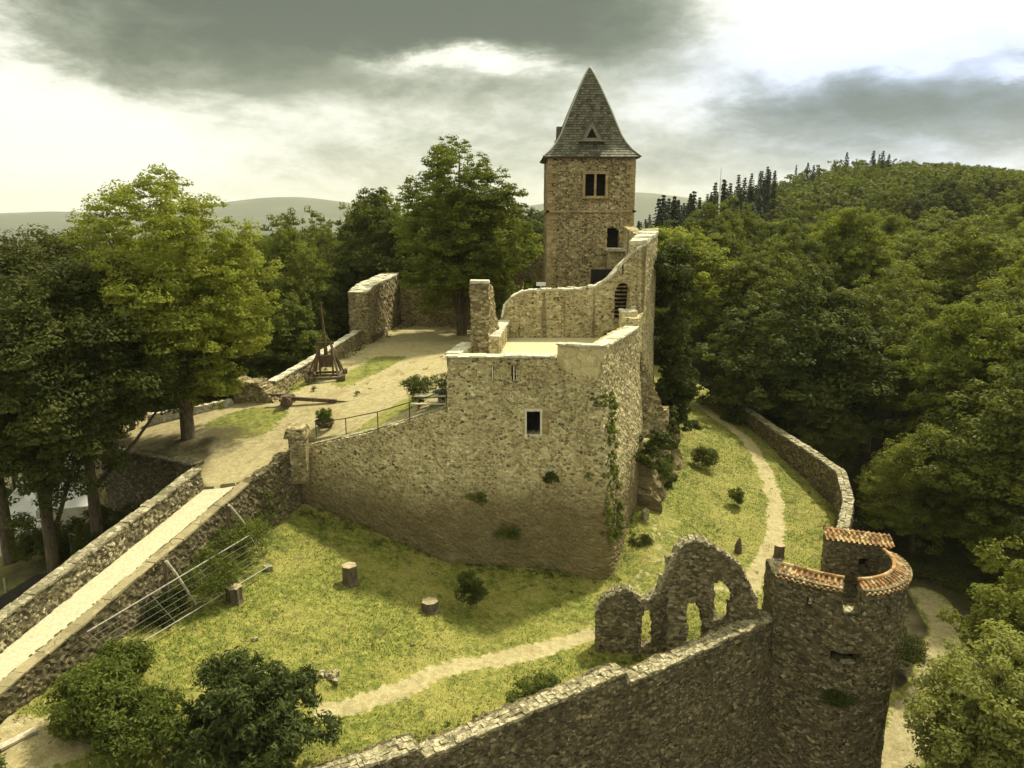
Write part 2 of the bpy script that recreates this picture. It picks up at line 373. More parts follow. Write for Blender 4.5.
def mat_ground():
    m, N, b, out = new_mat('ground cover')
    P = N.node('ShaderNodeNewGeometry').outputs['Position']
    def attr(n):
        a = N.node('ShaderNodeAttribute'); a.attribute_name = n; return a.outputs['Fac']
    f1, _ = N.noise(P, .35, 5, .6); f2, _ = N.noise(P, 3.5, 6, .68); f3, _ = N.noise(P, 22, 4, .7); f4, _ = N.noise(P, 1.2, 5, .65)
    g = N.ramp(f2, [(.30, (.052, .070, .011)), (.5, (.145, .158, .027)), (.68, (.28, .255, .066))])
    g = N.mix(N.m('MULTIPLY', N.sstep(f1, .42, .62), .55), g, (.285, .255, .072))
    g = N.mix(N.m('MULTIPLY', N.sstep(f4, .54, .68), .75), g, (.045, .065, .009))
    g = N.mix(N.m('MULTIPLY', N.sstep(N.noise(P, .8, 6, .72)[0], .56, .66), .55), g, (.17, .125, .05))
    g = N.mix(1, g, N.ramp(f3, [(.28, .45), (.72, 1.5)]), 'MULTIPLY')
    d = N.ramp(f2, [(.3, (.25, .205, .10)), (.7, (.44, .38, .21))])
    d = N.mix(1, d, N.ramp(f3, [(.28, .60), (.72, 1.3)]), 'MULTIPLY')
    d = N.mix(N.m('MULTIPLY', N.sstep(N.noise(P, .55, 7, .7)[0], .50, .66), .6), d, (.20, .155, .07))
    d = N.mix(N.sstep(N.vor(P, 5.5).outputs[0], .16, .08), d, (.52, .48, .33))
    w = N.ramp(f4, [(.3, (.028, .024, .011)), (.7, (.075, .062, .026))])
    gr = N.m('ADD', attr('gravel'), N.m('ADD', N.m('MULTIPLY', N.m('SUBTRACT', f2, .5), .9), N.m('MULTIPLY', N.m('SUBTRACT', f4, .5), .7)))
    c = N.mix(N.sstep(gr, .38, .62), g, d)
    dk = N.m('ADD', attr('soil_shade'), N.m('MULTIPLY', N.m('SUBTRACT', f4, .5), .5))
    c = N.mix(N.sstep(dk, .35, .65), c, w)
    fld = attr('field'); c = N.mix(fld, c, N.ramp(N.noise(P, .004, 3)[0], [(.35, (.016, .026, .009)), (.6, (.028, .038, .014)), (.70, (.12, .115, .06))]))
    N.l.new(c, b.inputs['Base Color'])
    bump(N, b, N.m('ADD', f2, N.m('MULTIPLY', f3, .6)), .6, .08)
    return m
M['ground'] = mat_ground()

# ---------------------------------------------------------------- terrain
def inpoly(x, y, poly):
    r = np.zeros(x.shape, bool); n = len(poly)
    for i in range(n):
        x1, y1 = poly[i]; x2, y2 = poly[(i + 1) % n]
        if y1 == y2: continue
        c = ((y1 > y) != (y2 > y)) & (x < (x2 - x1) * (y - y1) / (y2 - y1) + x1); r ^= c
    return r
def segd(x, y, pts):
    d = np.full(x.shape, 1e9)
    for (x1, y1), (x2, y2) in zip(pts[:-1], pts[1:]):
        L = (x2 - x1) ** 2 + (y2 - y1) ** 2; t = np.clip(((x - x1) * (x2 - x1) + (y - y1) * (y2 - y1)) / L, 0, 1)
        d = np.minimum(d, np.hypot(x - x1 - t * (x2 - x1), y - y1 - t * (y2 - y1)))
    return d
class RBF:
    def __init__(s, pts, smooth=.02):
        p = np.array(pts, float); s.p = p[:, :2]; n = len(p)
        A = np.zeros((n + 3, n + 3)); A[:n, :n] = s.k(np.hypot(*(s.p[:, None] - s.p[None]).transpose(2, 0, 1))) + smooth * np.eye(n)
        A[:n, n] = 1; A[:n, n + 1:] = s.p; A[n, :n] = 1; A[n + 1:, :n] = s.p.T
        s.w = np.linalg.solve(A, np.r_[p[:, 2], 0, 0, 0])
    def k(s, r): return r               # biharmonic in 3D / linear spline: no overshoot
    def __call__(s, x, y):
        n = len(s.p); r = s.w[n] + s.w[n + 1] * x + s.w[n + 2] * y
        for i in range(n): r = r + s.w[i] * s.k(np.hypot(x - s.p[i, 0], y - s.p[i, 1]))
        return r
PLAT = [(-26, 44.5), (-22.8, 42.6), (-17.4, 39.3), (-15.9, 36.6), (-14.0, 37.0), (-13.2, 39.4), (-12.5, 41.4), (-12.4, 42.4), (-3.6, 40.6), (-3.6, 43), (4.0, 43), (8.6, 50.6),
        (10.2, 55), (11.2, 62), (11.5, 76), (-11.5, 76), (-13.2, 66), (-14.2, 62), (-16.4, 49.4), (-18, 48.6), (-22, 48.5), (-26, 50)]
LAWN = [(-14.2, 37.6), (-17.6, 22), (-18, 14), (-16.2, 16.5), (-4.2, 23.3), (4.4, 28.05), (12.0, 32.5), (14.8, 33.5), (17.9, 36), (18.75, 40.5), (22.0, 48.4), (22.0, 53.2), (20.45, 68.2), (19, 82), (10, 82), (8, 50), (3, 42), (-12, 43)]
h_plat = RBF([(-15, 37, 6.35), (-11.5, 41, 6.8), (-19, 42, 7.1), (-22.8, 42.5, 6.3), (-17, 47.7, 7.9), (-13, 52.8, 8.5), (-3.5, 41, 9.4), (-8, 42, 8.0), (-4.8, 69, 9), (-13.4, 62, 8.7), (-12, 74, 9), (9, 75, 9.5), (6, 52, 9.5), (-26, 47, 6.5), (-11.3, 44.1, 7.7), (-17.4, 39.6, 6.5)])
h_lawn = RBF([PZ(*a) for a in [(20, 740, 3), (115, 655, 2.95), (265, 568, 2.85), (250, 540, 3.1), (300, 500, 3.6), (450, 560, 1.1), (600, 590, .1), (350, 580, 2.0), (335, 705, 1.2), (440, 768, .8),
              (597, 655, 0), (750, 620, .1), (533, 705, .3), (780, 552, .4), (738, 550, .4), (705, 465, 1.5), (736, 505, 1.2), (640, 530, 1.9), (660, 500, 2.2), (690, 430, 2.8), (760, 580, .2), (780, 520, .5), (765, 470, 1), (715, 420, 2), (840, 520, .6)]]
             + [(20, 80, 3), (12, 80, 4), (-17, 17, 2.8), (-4, 22, .8), (14, 33, .2), (18, 36, .2)])
h_out = RBF([(0, 0, -10), (0, 20, -9), (10, 28, -9), (20, 33, -8.8), (24.6, 39.5, -8), (28.7, 44.3, -7), (29.5, 49.5, -7), (27, 60, -6.5), (34, 60, -7), (30, 75, -4), (-20, 10, 0), (-22, 25, -.5), (-27, 40, -1), (-31, 50, -2), (-40, 30, -3), (-35, 60, -3),
             (-20, 60, 2), (-20, 80, 1), (-5, 90, 3), (-30, 100, -6), (15, 90, 1.5), (20, 100, 2), (50, 40, -8), (60, 80, -3), (0, 140, -4), (40, 110, 2), (-60, 50, -8), (-80, 100, -22), (-10, 10, -6), (20, 0, -12), (40, 10, -12)])
def height_raw(x, y):
    x = np.asarray(x, float); y = np.asarray(y, float)
    near = h_out(np.clip(x, -85, 90), np.clip(y, -10, 140))
    # ground drops to the valley on the left and behind, climbs to the wooded hill on the right
    left = -95 * sst(-x + .2 * (y - 100), 30, 330) - 90 * sst(y, 150, 700) * sst(-x + 260 + .0 * y, 0, 300) * (1 - sst(x, 20, 260))
    left = left * (np.hypot(x, y - 40) > 60) * sst(np.hypot(x, y - 40), 60, 160)
    xr = x - 150; sx = np.where(xr < 0, 100, 260.)
    hill = 27 * np.exp(-(xr / sx) ** 2) * np.exp(-((y - 340) / 165) ** 2) + 3 * np.exp(-((x - 330) / 160) ** 2) * np.exp(-((y - 300) / 150) ** 2)
    h = near + left + hill + 2.2 * (fbm(x / 40, y / 40, 5) - .5) * sst(np.hypot(x, y - 45), 60, 120)
    R = np.hypot(x, y); far = sst(R, 900, 2200)
    ridge = -70 + 0 * x
    a = np.degrees(np.arctan2(x, np.maximum(y, 1)))
    r1 = (55 + 150 * np.exp(-((a + 16) / 7) ** 2) + 40 * np.exp(-((a + 31) / 4) ** 2) + 185 * np.exp(-((a - 8.5) / 8) ** 2) + 22 * (fbm(a / 5, 0 * a, 9) - .5)) * np.exp(-((R - 6200) / 1500) ** 2)
    h = h * (1 - far) + (ridge + r1 * 1.0) * far
    return h
def height(x, y):
    x = np.asarray(x, float); y = np.asarray(y, float)
    h = height_raw(x, y)
    near = (np.abs(x) < 60) & (y > 5) & (y < 90)
    hl = h_lawn(x, y) + .10 * (fbm(x / 1.5, y / 1.5, 3) - .5); hp = h_plat(x, y) + .05 * (fbm(x, y, 4) - .5)
    h = np.where(near & inpoly(x, y, LAWN), hl, h)
    h = np.where(near & inpoly(x, y, PLAT), hp, h)
    return h
def H(x, y): return float(height(np.array([x]), np.array([y]))[0])

def axis(lo, hi, step, end_lo, end_hi, g=1.13, cap=1e9):
    a = list(np.arange(lo, hi + 1e-6, step)); s = step; v = hi
    while v < end_hi: s = min(s * g, cap); v += s; a.append(v)
    s = step; v = lo; b = []
    while v > end_lo: s = min(s * g, cap); v -= s; b.append(v)
    return np.array(b[::-1] + a)
def path_masks(x, y):
    wob = .5 * (fbm(x / 1.3, y / 1.3, 21) - .5)
    pp = [PZ(*a)[:2] for a in [(330, 712, 1.2), (400, 690, 1), (440, 672, .7), (520, 655, .3), (590, 636, 0)]]
    d1 = segd(x, y, pp) + wob; w = .88 * (1 - sst(d1, .05, 1.05))
    p2 = [PZ(*a)[:2] for a in [(590, 636, 0), (640, 600, .2), (690, 590, .2), (755, 590, .2)]]
    w = np.maximum(w, .55 * (1 - sst(segd(x, y, p2) + wob, .2, .9)))
    p3 = [PZ(*a)[:2] for a in [(735, 610, .1), (757, 575, .2), (776, 535, .4), (776, 505, .6), (765, 470, 1), (745, 440, 1.5), (715, 415, 2.2), (700, 405, 2.4)]]
    w = np.maximum(w, .85 * (1 - sst(segd(x, y, p3) + wob, .15, .95)))
    p4 = [PZ(*a)[:2] for a in [(640, 590, .6), (660, 560, .8), (665, 520, 1.6)]]
    w = np.maximum(w, .42 * (1 - sst(segd(x, y, p4) + wob, .5, 1.8)))
    p5 = [PZ(*a)[:2] for a in [(-20, 745, 3), (60, 735, 3)]]
    w = np.maximum(w, .8 * (1 - sst(segd(x, y, p5) + wob, .8, 1.8)))
    return w
ROAD = [(16, 24), (19.9, 34.5), (22.6, 37.5), (24.6, 39.5), (27, 42.5), (28.7, 45), (29.6, 49.5)]
def build_terrain():
    X = axis(-24, 32, .25, -9000, 9000, 1.09); Y = axis(17, 78, .25, -3000, 9500, 1.09)
    XX, YY = np.meshgrid(X, Y); nx, ny = len(X), len(Y)
    Z = height(XX, YY)
    lawn = inpoly(XX, YY, LAWN); plat = inpoly(XX, YY, PLAT); out = ~(lawn | plat)
    grav = np.zeros_like(Z); soil_shade = np.zeros_like(Z)
    pm = path_masks(XX, YY); grav = np.where(lawn & ~plat, pm * .95, grav)
    # rocky bare soil at the castle's foot
    # courtyard: gravel with green patches
    g = .9 + 0 * Z
    def grn(poly, amt=1.0): 
        q = [PZ(a, b, 8.0)[:2] for a, b in poly]; return np.where(inpoly(XX, YY, q), amt, 0)
    green = np.zeros_like(Z)
    for poly in [[(330, 436), (410, 408), (440, 405), (445, 410), (330, 441), (322, 440)],
                 [(285, 395), (296, 378), (325, 380), (330, 383), (300, 392), (290, 400)],
                 [(333, 392), (350, 380), (378, 366), (408, 368), (385, 380), (345, 394)],
                 [(205, 412), (250, 405), (290, 408), (262, 422), (215, 424)]]:
        green = np.maximum(green, grn(poly))
    for _ in range(7):
        gp = np.pad(green, 1, 'edge'); green = (gp[:-2, 1:-1] + gp[2:, 1:-1] + gp[1:-1, :-2] + gp[1:-1, 2:] + green * 2) / 6
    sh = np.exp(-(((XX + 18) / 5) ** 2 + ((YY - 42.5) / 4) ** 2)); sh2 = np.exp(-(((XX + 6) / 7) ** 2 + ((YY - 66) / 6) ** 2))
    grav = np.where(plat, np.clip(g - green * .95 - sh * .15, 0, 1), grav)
    soil_shade = np.where(plat, np.clip(.62 * sh + .18 * sh2, 0, 1), soil_shade)  # brown soil under both trees, with the trees' shade painted into it
    road = 1 - sst(segd(XX, YY, ROAD) + .5 * (fbm(XX / 1.5, YY / 1.5, 8) - .5), .8, 1.7)
    grav = np.where(out, road * .66, grav)
    verge = np.exp(-(((XX - 22.0) / 2.2) ** 2 + ((YY - 36.5) / 4) ** 2)) + np.exp(-(((XX + 26) / 9) ** 2 + ((YY - 34) / 7) ** 2)) + np.exp(-(((XX + 40) / 10) ** 2 + ((YY - 48) / 9) ** 2))
    soil_shade = np.where(out, np.clip(1 - road * 1.3 - verge, 0, 1), soil_shade)
    R = np.hypot(XX, YY); field = sst(R, 700, 1500)
    soil_shade = np.where(out, soil_shade * (1 - field), soil_shade)
    V = np.stack([XX, YY, Z], -1).reshape(-1, 3)
    idx = np.arange(nx * ny).reshape(ny, nx)
    F = np.stack([idx[:-1, :-1], idx[:-1, 1:], idx[1:, 1:], idx[1:, :-1]], -1).reshape(-1, 4)
    fl = lambda a: a.ravel()[F].mean(1)
    isl = fl((lawn & ~plat).astype(float)) > .5; isp = fl(plat.astype(float)) > .5
    gr_ = fl(grav)
    dist = fl(R)
    cls = np.where(isp, 1, np.where(isl, np.where(gr_ > .5, 2, 0), np.where(gr_ > .5, 3, np.where(dist > 1300, 5, 4))))
    names = {0: 'lawn', 1: 'courtyard_ground', 2: 'path', 3: 'road', 4: 'ground', 5: 'hills'}
    for c, nm in names.items():
        f = F[cls == c]; u, inv = np.unique(f, return_inverse=True)
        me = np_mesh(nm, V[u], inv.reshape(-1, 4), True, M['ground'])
        for an, arr in (('gravel', grav), ('soil_shade', soil_shade), ('field', field)):
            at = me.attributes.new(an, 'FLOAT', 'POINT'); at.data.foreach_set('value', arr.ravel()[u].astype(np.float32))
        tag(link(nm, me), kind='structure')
build_terrain()

# ---------------------------------------------------------------- rubble wall builder
def resample(path, cell):
    P = np.array(path, float)[:, :2]; d = np.r_[0, np.cumsum(np.hypot(*np.diff(P, axis=0).T))]
    n = max(2, int(round(d[-1] / cell))); s = np.linspace(0, d[-1], n + 1)
    x = np.interp(s, d, P[:, 0]); y = np.interp(s, d, P[:, 1]); return s, x, y, d
def rubble(path, thick, zb, zt, cell=.15, side=1, holes=(), rough=.03, batter=None, ragged=.0, seed=0, smooth_top=True, round_n=0, hole_xz=None):
    """Wall along path (front-face line). side=+1: thickness goes to the left of the path direction, -1 right.
    zb / zt: numbers, lists (per path point) or functions of s. holes: functions (s, z, x, y) -> bool mask."""
    s, x, y, dk = resample(path, cell)
    def prof(v):
        if callable(v): return v(s)
        if isinstance(v, (int, float)): return np.full(len(s), float(v))
        return np.interp(s, dk, v) if not isinstance(v[0], tuple) else np.interp(s, [a for a, _ in v], [b for _, b in v])
    ztp = prof(zt) + ragged * (fbm(s * 1.6 + seed * 7.3, s * 0 + seed, seed, 4) - .5) * 2 + ragged * .5 * (hsh(np.floor(s / .33), s * 0, 0, seed) - .5)
    zbp = prof(zb)
    tx, ty = np.gradient(x), np.gradient(y); L = np.hypot(tx, ty); tx /= L; ty /= L
    if round_n:
        k = np.ones(round_n) / round_n
        tx = np.convolve(np.pad(tx, round_n // 2, 'edge'), k, 'valid')[:len(s)]; ty = np.convolve(np.pad(ty, round_n // 2, 'edge'), k, 'valid')[:len(s)]
        L = np.hypot(tx, ty); tx /= L; ty /= L
    nxv, nyv = -ty * side, tx * side
    nj = max(1, int(round(thick / (cell * 1.6)))); z0, z1 = zbp.min(), ztp.max(); nk = int(math.ceil((z1 - z0) / cell)) + 1
    zk = z0 + np.arange(nk + 1) * cell
    sc = (s[:-1] + s[1:]) / 2; xc = (x[:-1] + x[1:]) / 2; yc = (y[:-1] + y[1:]) / 2; zc = (zk[:-1] + zk[1:]) / 2
    ztc = (ztp[:-1] + ztp[1:]) / 2; zbc = (zbp[:-1] + zbp[1:]) / 2
    top = zc[None] < ztc[:, None] if not smooth_top else (zk[:-1])[None] < ztc[:, None] - .02
    sol2 = top & (zk[1:][None] > zbc[:, None])
    for hfn in holes: sol2 &= ~hfn(sc[:, None] + 0 * zc[None], zc[None] + 0 * sc[:, None], xc[:, None] + 0 * zc[None], yc[:, None] + 0 * zc[None])
    sol = np.repeat(sol2[:, None, :], nj, 1)
    ni = len(sc); S = np.zeros((ni + 2, nj + 2, nk + 2), bool); S[1:-1, 1:-1, 1:-1] = sol
    quads = []
    def q(i, j, k): return (i * (nj + 1) + j) * (nk + 1) + k
    A = S[1:-1, 1:-1, 1:-1]
    for ax, dr in ((0, -1), (0, 1), (1, -1), (1, 1), (2, -1), (2, 1)):
        nb = np.roll(S, -dr, axis=ax)[1:-1, 1:-1, 1:-1]; i, j, k = np.nonzero(A & ~nb)
        o = 1 if dr > 0 else 0
        if ax == 0: c = [q(i + o, j, k), q(i + o, j + 1, k), q(i + o, j + 1, k + 1), q(i + o, j, k + 1)]
        elif ax == 1: c = [q(i, j + o, k), q(i, j + o, k + 1), q(i + 1, j + o, k + 1), q(i + 1, j + o, k)]
        else: c = [q(i, j, k + o), q(i + 1, j, k + o), q(i + 1, j + 1, k + o), q(i, j + 1, k + o)]
        c = np.stack(c, 1)
        if (dr < 0) ^ (side < 0): c = c[:, ::-1]
        quads.append(c)
    Q = np.concatenate(quads); u, inv = np.unique(Q, return_inverse=True)
    k = u % (nk + 1); j = (u // (nk + 1)) % (nj + 1); i = u // ((nk + 1) * (nj + 1))
    t = j / nj * thick; z = zk[k]
    z = np.minimum(z, ztp[i]) if smooth_top else z
    bt = batter(s[i], z) if batter else 0 * z
    tt = t - bt * (1 - j / nj)
    jit = lambda a, sd: (hsh(i * 7 + j, k, 0, seed * 13 + sd) - .5) * 2 * a
    lump = (vnoise(s[i] / .55 + 31, z / .4 + j * 3.7, seed + 3) - .5) * 2
    tt = tt + np.where(j == 0, -1, np.where(j == nj, 1, 0)) * (jit(rough, 1) + lump * rough * 1.2) + np.where((j > 0) & (j < nj), jit(rough, 2), 0)
    px = x[i] + nxv[i] * tt + tx[i] * jit(rough * .9, 4); py = y[i] + nyv[i] * tt + ty[i] * jit(rough * .9, 4)
    pz = z + jit(rough * .9, 5)
    return np.stack([px, py, pz, s[i] + seed * 3.1, z, t + 50], 1), inv.reshape(-1, 4)
def join(*parts):
    V = []; F = []; b = 0
    for v, f in parts: V.append(v); F.append(f + b); b += len(v)
    return np.concatenate(V), np.concatenate(F)
def coping(path, zt, thick, side=1, h=.09, over=.05, bl=.45, seed=0, gap=.01, tilt=.03, split=1, batter0=0):
    """row of capping stones laid on a wall"""
    s, x, y, dk = resample(path, .05); rg = random.Random(seed); mb = MB()
    zp = zt(s) if callable(zt) else (np.full(len(s), float(zt)) if isinstance(zt, (int, float)) else (np.interp(s, dk, zt) if not isinstance(zt[0], tuple) else np.interp(s, [a for a, _ in zt], [b for _, b in zt])))
    at = lambda q: (np.interp(q, s, x), np.interp(q, s, y), np.interp(q, s, zp))
    q = 0
    while q < s[-1] - .1:
        l = min(bl * rg.uniform(.65, 1.35), s[-1] - q); a = Vector(at(q)); b = Vector(at(q + l)); d = b - a
        if d.length < .05: break
        n = Vector((-d.y, d.x, 0)).normalized() * side; m = d.to_track_quat('X', 'Z').to_matrix()
        for w in range(split):
            ww = (thick + 2 * over) / split; off = -over + ww * (w + .5) + (rg.uniform(-.03, .03))
            hh = h * rg.uniform(.75, 1.35)
            c = (a + b) / 2 + n * off + Vector((0, 0, hh / 2 - .02))
            rot = m @ Matrix.Rotation(rg.uniform(-tilt, tilt), 3, 'X') @ Matrix.Rotation(rg.uniform(-tilt, tilt), 3, 'Y')
            mb.box(c, (max(.05, d.length - gap), ww - gap, hh), rot, jit=.012, rng=rg)
        q += l
    return mb

# ---------------------------------------------------------------- the castle
castle = empty('castle', (1.0, 44.0, 2.0), 'tan rubble stone castle ruin with high front wall, open terrace and stepped side wall', 'castle')
# outer wall: sloping retaining stretch, bastion front, rounded corner, long side wall
cp = [(-12.2, 41.9), (-8, 41.1), (-3.5, 40.0), (2.6, 39.85), (3.9, 39.5), (4.75, 39.3), (5.2, 40.3), (6.2, 43.0), (8.1, 47.6), (8.7, 50.2), (10.1, 54), (10.9, 58), (11.4, 64), (11.6, 76)]
dk = np.r_[0, np.cumsum(np.hypot(*np.diff(np.array(cp), axis=0).T))]
i2 = dk[2]; iB = dk[8]; iC = dk[9]
ztp = [(0, 6.75), (dk[1], 7.95), (i2 - .1, 9.55), (i2 + .02, 12.4), (dk[3], 12.4), (dk[3] + .3, 12.95), (iB - .6, 12.95), (iB - .5, 13.5), (iC - .1, 13.5), (iC + .02, 17.9), (dk[10], 18.4), (dk[11], 18.5), (dk[12], 16.5), (dk[13], 13)]
def castle_batter(s, z):
    b = np.clip((10.5 - z), 0, 12) * .115 * (1 - .55 * sst(s, iB - 2, iB + 4))
    b = b * (1 - .6 * (1 - sst(s, 0, i2)))
    bulge = .35 * np.exp(-((z - 4) / 2.6) ** 2) * np.exp(-((s - i2 + 2) / 4) ** 2)
    return b + bulge
xi = lambda x: np.interp(x, [c[0] for c in cp[:4]], dk[:4])
def hole_px(x0, z0, x1, z1):
    return lambda s, z, x, y: (x > x0) & (x < x1) & (z > z0) & (z < z1)
wx0, wz0, wz1 = .68, 8.15, 9.5
holes = [lambda s, z, x, y: (x > wx0) & (x < 2.05) & (z > wz0) & (z < wz1) & (y < 41) & (s < dk[4]),
         lambda s, z, x, y: (s < dk[3]) & (z > 11.15) & (z < 11.95) & ((np.abs(x + 1.05) < .09) | (np.abs(x - .1) < .09))]
V, F = rubble(cp, 1.1, -1.2, ztp, .12, 1, holes, .032, castle_batter, .03, 1, round_n=9)
world_obj('outer_wall', V, F, M['castle'], castle)
# rendered turret corner standing proud of the wall head
tc = [(2.35, 39.75), (2.9, 39.45), (3.9, 39.2), (4.7, 39.0), (5.0, 39.5), (5.25, 40.3)]
V, F = rubble(tc, .45, lambda s: 10.9 + .9 * fbm(s * .9, 0 * s, 3), 13.15, .14, 1, (), .02, lambda s, z: -.22 * np.clip(12.4 - z, 0, 1.4) - .1, .0, 2, round_n=5)
world_obj('corner_turret', V, F, M['plaster'], castle)
coping(tc, 13.15, .45, 1, .08, .05, .7, 3).build('turret_coping', M['cope'], castle)
coping([(-3.55, 39.98), (2.3, 39.83)], 12.42, .75, 1, .10, .07, .8, 4).build('coping', M['cope'], castle)
coping([(-3.6, 40.6), (-2.9, 44.0)], 12.45, .7, -1, .10, .04, .8, 5).build('coping', M['cope'], castle)
coping([(5.35, 40.6), (6.3, 43.0), (7.95, 47.1)], 12.97, .75, 1, .10, .07, .8, 6).build('coping', M['cope'], castle)
coping(cp[9:12] , [(0, 17.95), (4, 18.45), (8.4, 18.55)], 1.05, 1, .22, .08, .75, 7, .03, .08).build('coping', M['cope'], castle)
cp2 = [(a, b) for a, b in cp[:3]]
coping(cp2, [(0, 6.78), (dk[1], 7.98), (i2 - .15, 9.58)], .7, 1, .05, .02, .4, 8, .01, .03).build('coping', M['copedark'], castle)
# terrace floor and left side wall
mb = MB(); fl = [(-3.0, 40.7), (2.4, 40.6), (4.2, 40.2), (7.4, 49.9), (-1.0, 50.3), (-2.3, 44)]
n = len(fl); mb.add([(a, b, 11.85) for a, b in fl] + [(a, b, 11.3) for a, b in fl], [tuple(range(n))] + [(i, i + n, (i + 1) % n + n, (i + 1) % n) for i in range(n)])
mb.build('terrace_floor', M['floor'], castle)
V, F = rubble([(-3.55, 40.9), (-2.9, 44.2)], .7, 7, 12.42, .2, -1, (), .02, None, 0, 5); world_obj('side_wall', V, F, M['castle'], castle)
V, F = rubble([(-2.6, 44.2), (-1.4, 50.2)], .6, 7, 11.9, .2, -1, (), .02, None, 0, 6); world_obj('side_wall', V, F, M['castle'], castle)
# terrace back wall, rising in a curve to the side wall
arch = lambda x0, x1, z0, zs: (lambda s, z, x, y: (x > x0) & (x < x1) & (z > z0) & ((z < zs) | (((x - (x0 + x1) / 2) / ((x1 - x0) / 2)) ** 2 + ((z - zs) / ((x1 - x0) / 2)) ** 2 < 1)))
bw = [(-.75, 50.0), (8.72, 50.0)]
zt_b = lambda s: np.interp(s, [0, .25, .7, 1.6, 3.0, 5.2, 6.3, 7.0, 7.5, 8.1, 8.6, 9.3], [13.0, 13.9, 14.5, 14.9, 15.0, 15.05, 15.25, 15.65, 16.2, 16.9, 17.4, 17.9])
V, F = rubble(bw, .8, 9, zt_b, .11, 1, [arch(6.75, 7.7, 13.0, 15.05), lambda s, z, x, y: (np.abs(x - 7.25) < .09) & (z > 16.0) & (z < 16.9)], .03, None, .06, 11)
world_obj('back_wall', V, F, M['terrace'], castle)
coping(bw, lambda s: zt_b(s) - .02, .8, 1, .12, .03, .34, 12, .01, .12, 2).build('coping', M['cope'], castle)
# arch surround, steps behind the arch
mb = MB()
for k in range(9):
    a = math.pi * (k + .5) / 9; c = (7.25 - math.cos(a) * .53, 49.93, 15.05 + math.sin(a) * .53)
    mb.box(c, (.24, .2, .19), Matrix.Rotation(math.pi / 2 - a, 3, 'Y').inverted() if False else Matrix.Rotation(-(math.pi / 2 - a) if False else (a - math.pi / 2), 3, 'Y'), .01)
mb.build('arch_surround', M['sand'], castle)
mb = MB()
for k in range(9): mb.box((7.25, 51.0 + k * .28, 13.0 + k * .24), (1.5, .3, .07))
mb.build('stair', M['field'], castle)
mb = MB(); mb.box((7.25, 53.8, 13.6), (3.4, .3, 5)); mb.build('stair_dark_panel', M['void'], castle)  # near-black panel painting the darkness seen through the arch
V, F = rubble([(7.0, 48.2), (8.0, 48.2)], 1.3, 11.6, 13.75, .14, 1, (), .03, None, .06, 13); world_obj('stair_block', V, F, M['plaster'], castle)
coping([(6.95, 48.2), (8.0, 48.2)], 13.75, 1.3, 1, .1, .04, .5, 14, .01, .04, 2).build('coping', M['cope'], castle)
# low wall across the terrace and its pale top
lw = [(-.75, 43.2), (-.2, 49.9)]
V, F = rubble(lw, .7, 11.3, 12.95, .13, 1, (), .025, None, 0, 15); world_obj('terrace_wall', V, F, M['terrace'], castle)
coping(lw, 12.95, .7, 1, .1, .05, .8, 16).build('coping', M['cope'], castle)
# ruined pier
pr = [(-1.35, 43.2), (-.75, 46.4)]
V, F = rubble(pr, 1.05, 8.5, lambda s: np.interp(s, [0, 1.3, 1.9, 3.3], [16.05, 15.9, 14.6, 12.6]), .13, 1, (), .045, None, .10, 17, smooth_top=False)
world_obj('ruined_pier', V, F, M['field'], castle)
mb = MB(); mb.box((-1.85, 43.8, 16.12), (1.1, 1.2, .13), None, .02); mb.build('pier_cap', M['cope'], castle)
# front window: frame, recess, sill
mb = MB()
Yf = 39.78
mb.box((.74, Yf, 8.83), (.11, .22, 1.36)); mb.box((1.58, Yf, 8.83), (.11, .22, 1.36)); mb.box((1.16, Yf - .01, 8.12), (.99, .26, .12)); mb.box((1.16, Yf, 9.56), (.99, .2, .1))
win = mb.build('window', M['frame'], castle)
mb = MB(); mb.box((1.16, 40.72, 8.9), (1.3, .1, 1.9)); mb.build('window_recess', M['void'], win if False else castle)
mb = MB(); mb.box((1.92, Yf - .02, 8.83), (.55, .14, 1.42));  mb.build('window_patch', M['sand'], castle)
# slit linings in the parapet
for q in (-1.05, .1): mb = MB(); mb.box((q, 40.0, 11.55), (.06, .2, .8)); mb.build('slit_lining', M['frame'], castle)
# rock and buttress at the foot of the side wall
def rock(path, thick, zb, zt, seed, mat, parent, name, side=1, rough=.12, cell=.28):
    V, F = rubble(path, thick, zb, zt, cell, side, (), rough, lambda s, z: .35 * np.clip(6 - z, 0, 8) * (.6 + .8 * vnoise(s / 1.3, z / 1.1, seed)), .5, seed)
    return world_obj(name, V, F, mat, parent)
rock([(7.6, 44.6), (8.6, 46.5), (9.6, 50.0), (11.3, 55.0), (12.4, 60)], 2.2, -1, [(0, 3.0), (1.6, 5.5), (4, 6.6), (9, 5.8), (17, 4)], 23, M['castle'], castle, 'rock_foot')
V, F = rubble([(8.3, 48.2), (10.0, 48.6), (10.8, 52.0)], 1.2, 0, [(0, 11.5), (1.6, 7.5), (5, 6.5)], .2, 1, (), .06, lambda s, z: .08 * np.clip(10 - z, 0, 12), .3, 24)
world_obj('buttress', V, F, M['field'], castle)
# connecting wall and landing to the keep
V, F = rubble([(9.8, 54.6), (9.6, 61.0)], .8, 12, [(0, 18.3), (6.4, 18.9)], .16, 1, (), .03, None, .06, 25); world_obj('link_wall', V, F, M['terrace'], castle)
mb = MB(); mb.box((8.7, 61.2, 17.1), (2.4, 2.2, .2)); mb.build('landing', M['cope'], castle)
V, F = rubble([(7.6, 60.6), (9.7, 60.6)], .5, 11, 17.0, .16, 1, (), .03, None, .0, 26); world_obj('landing_wall', V, F, M['terrace'], castle)

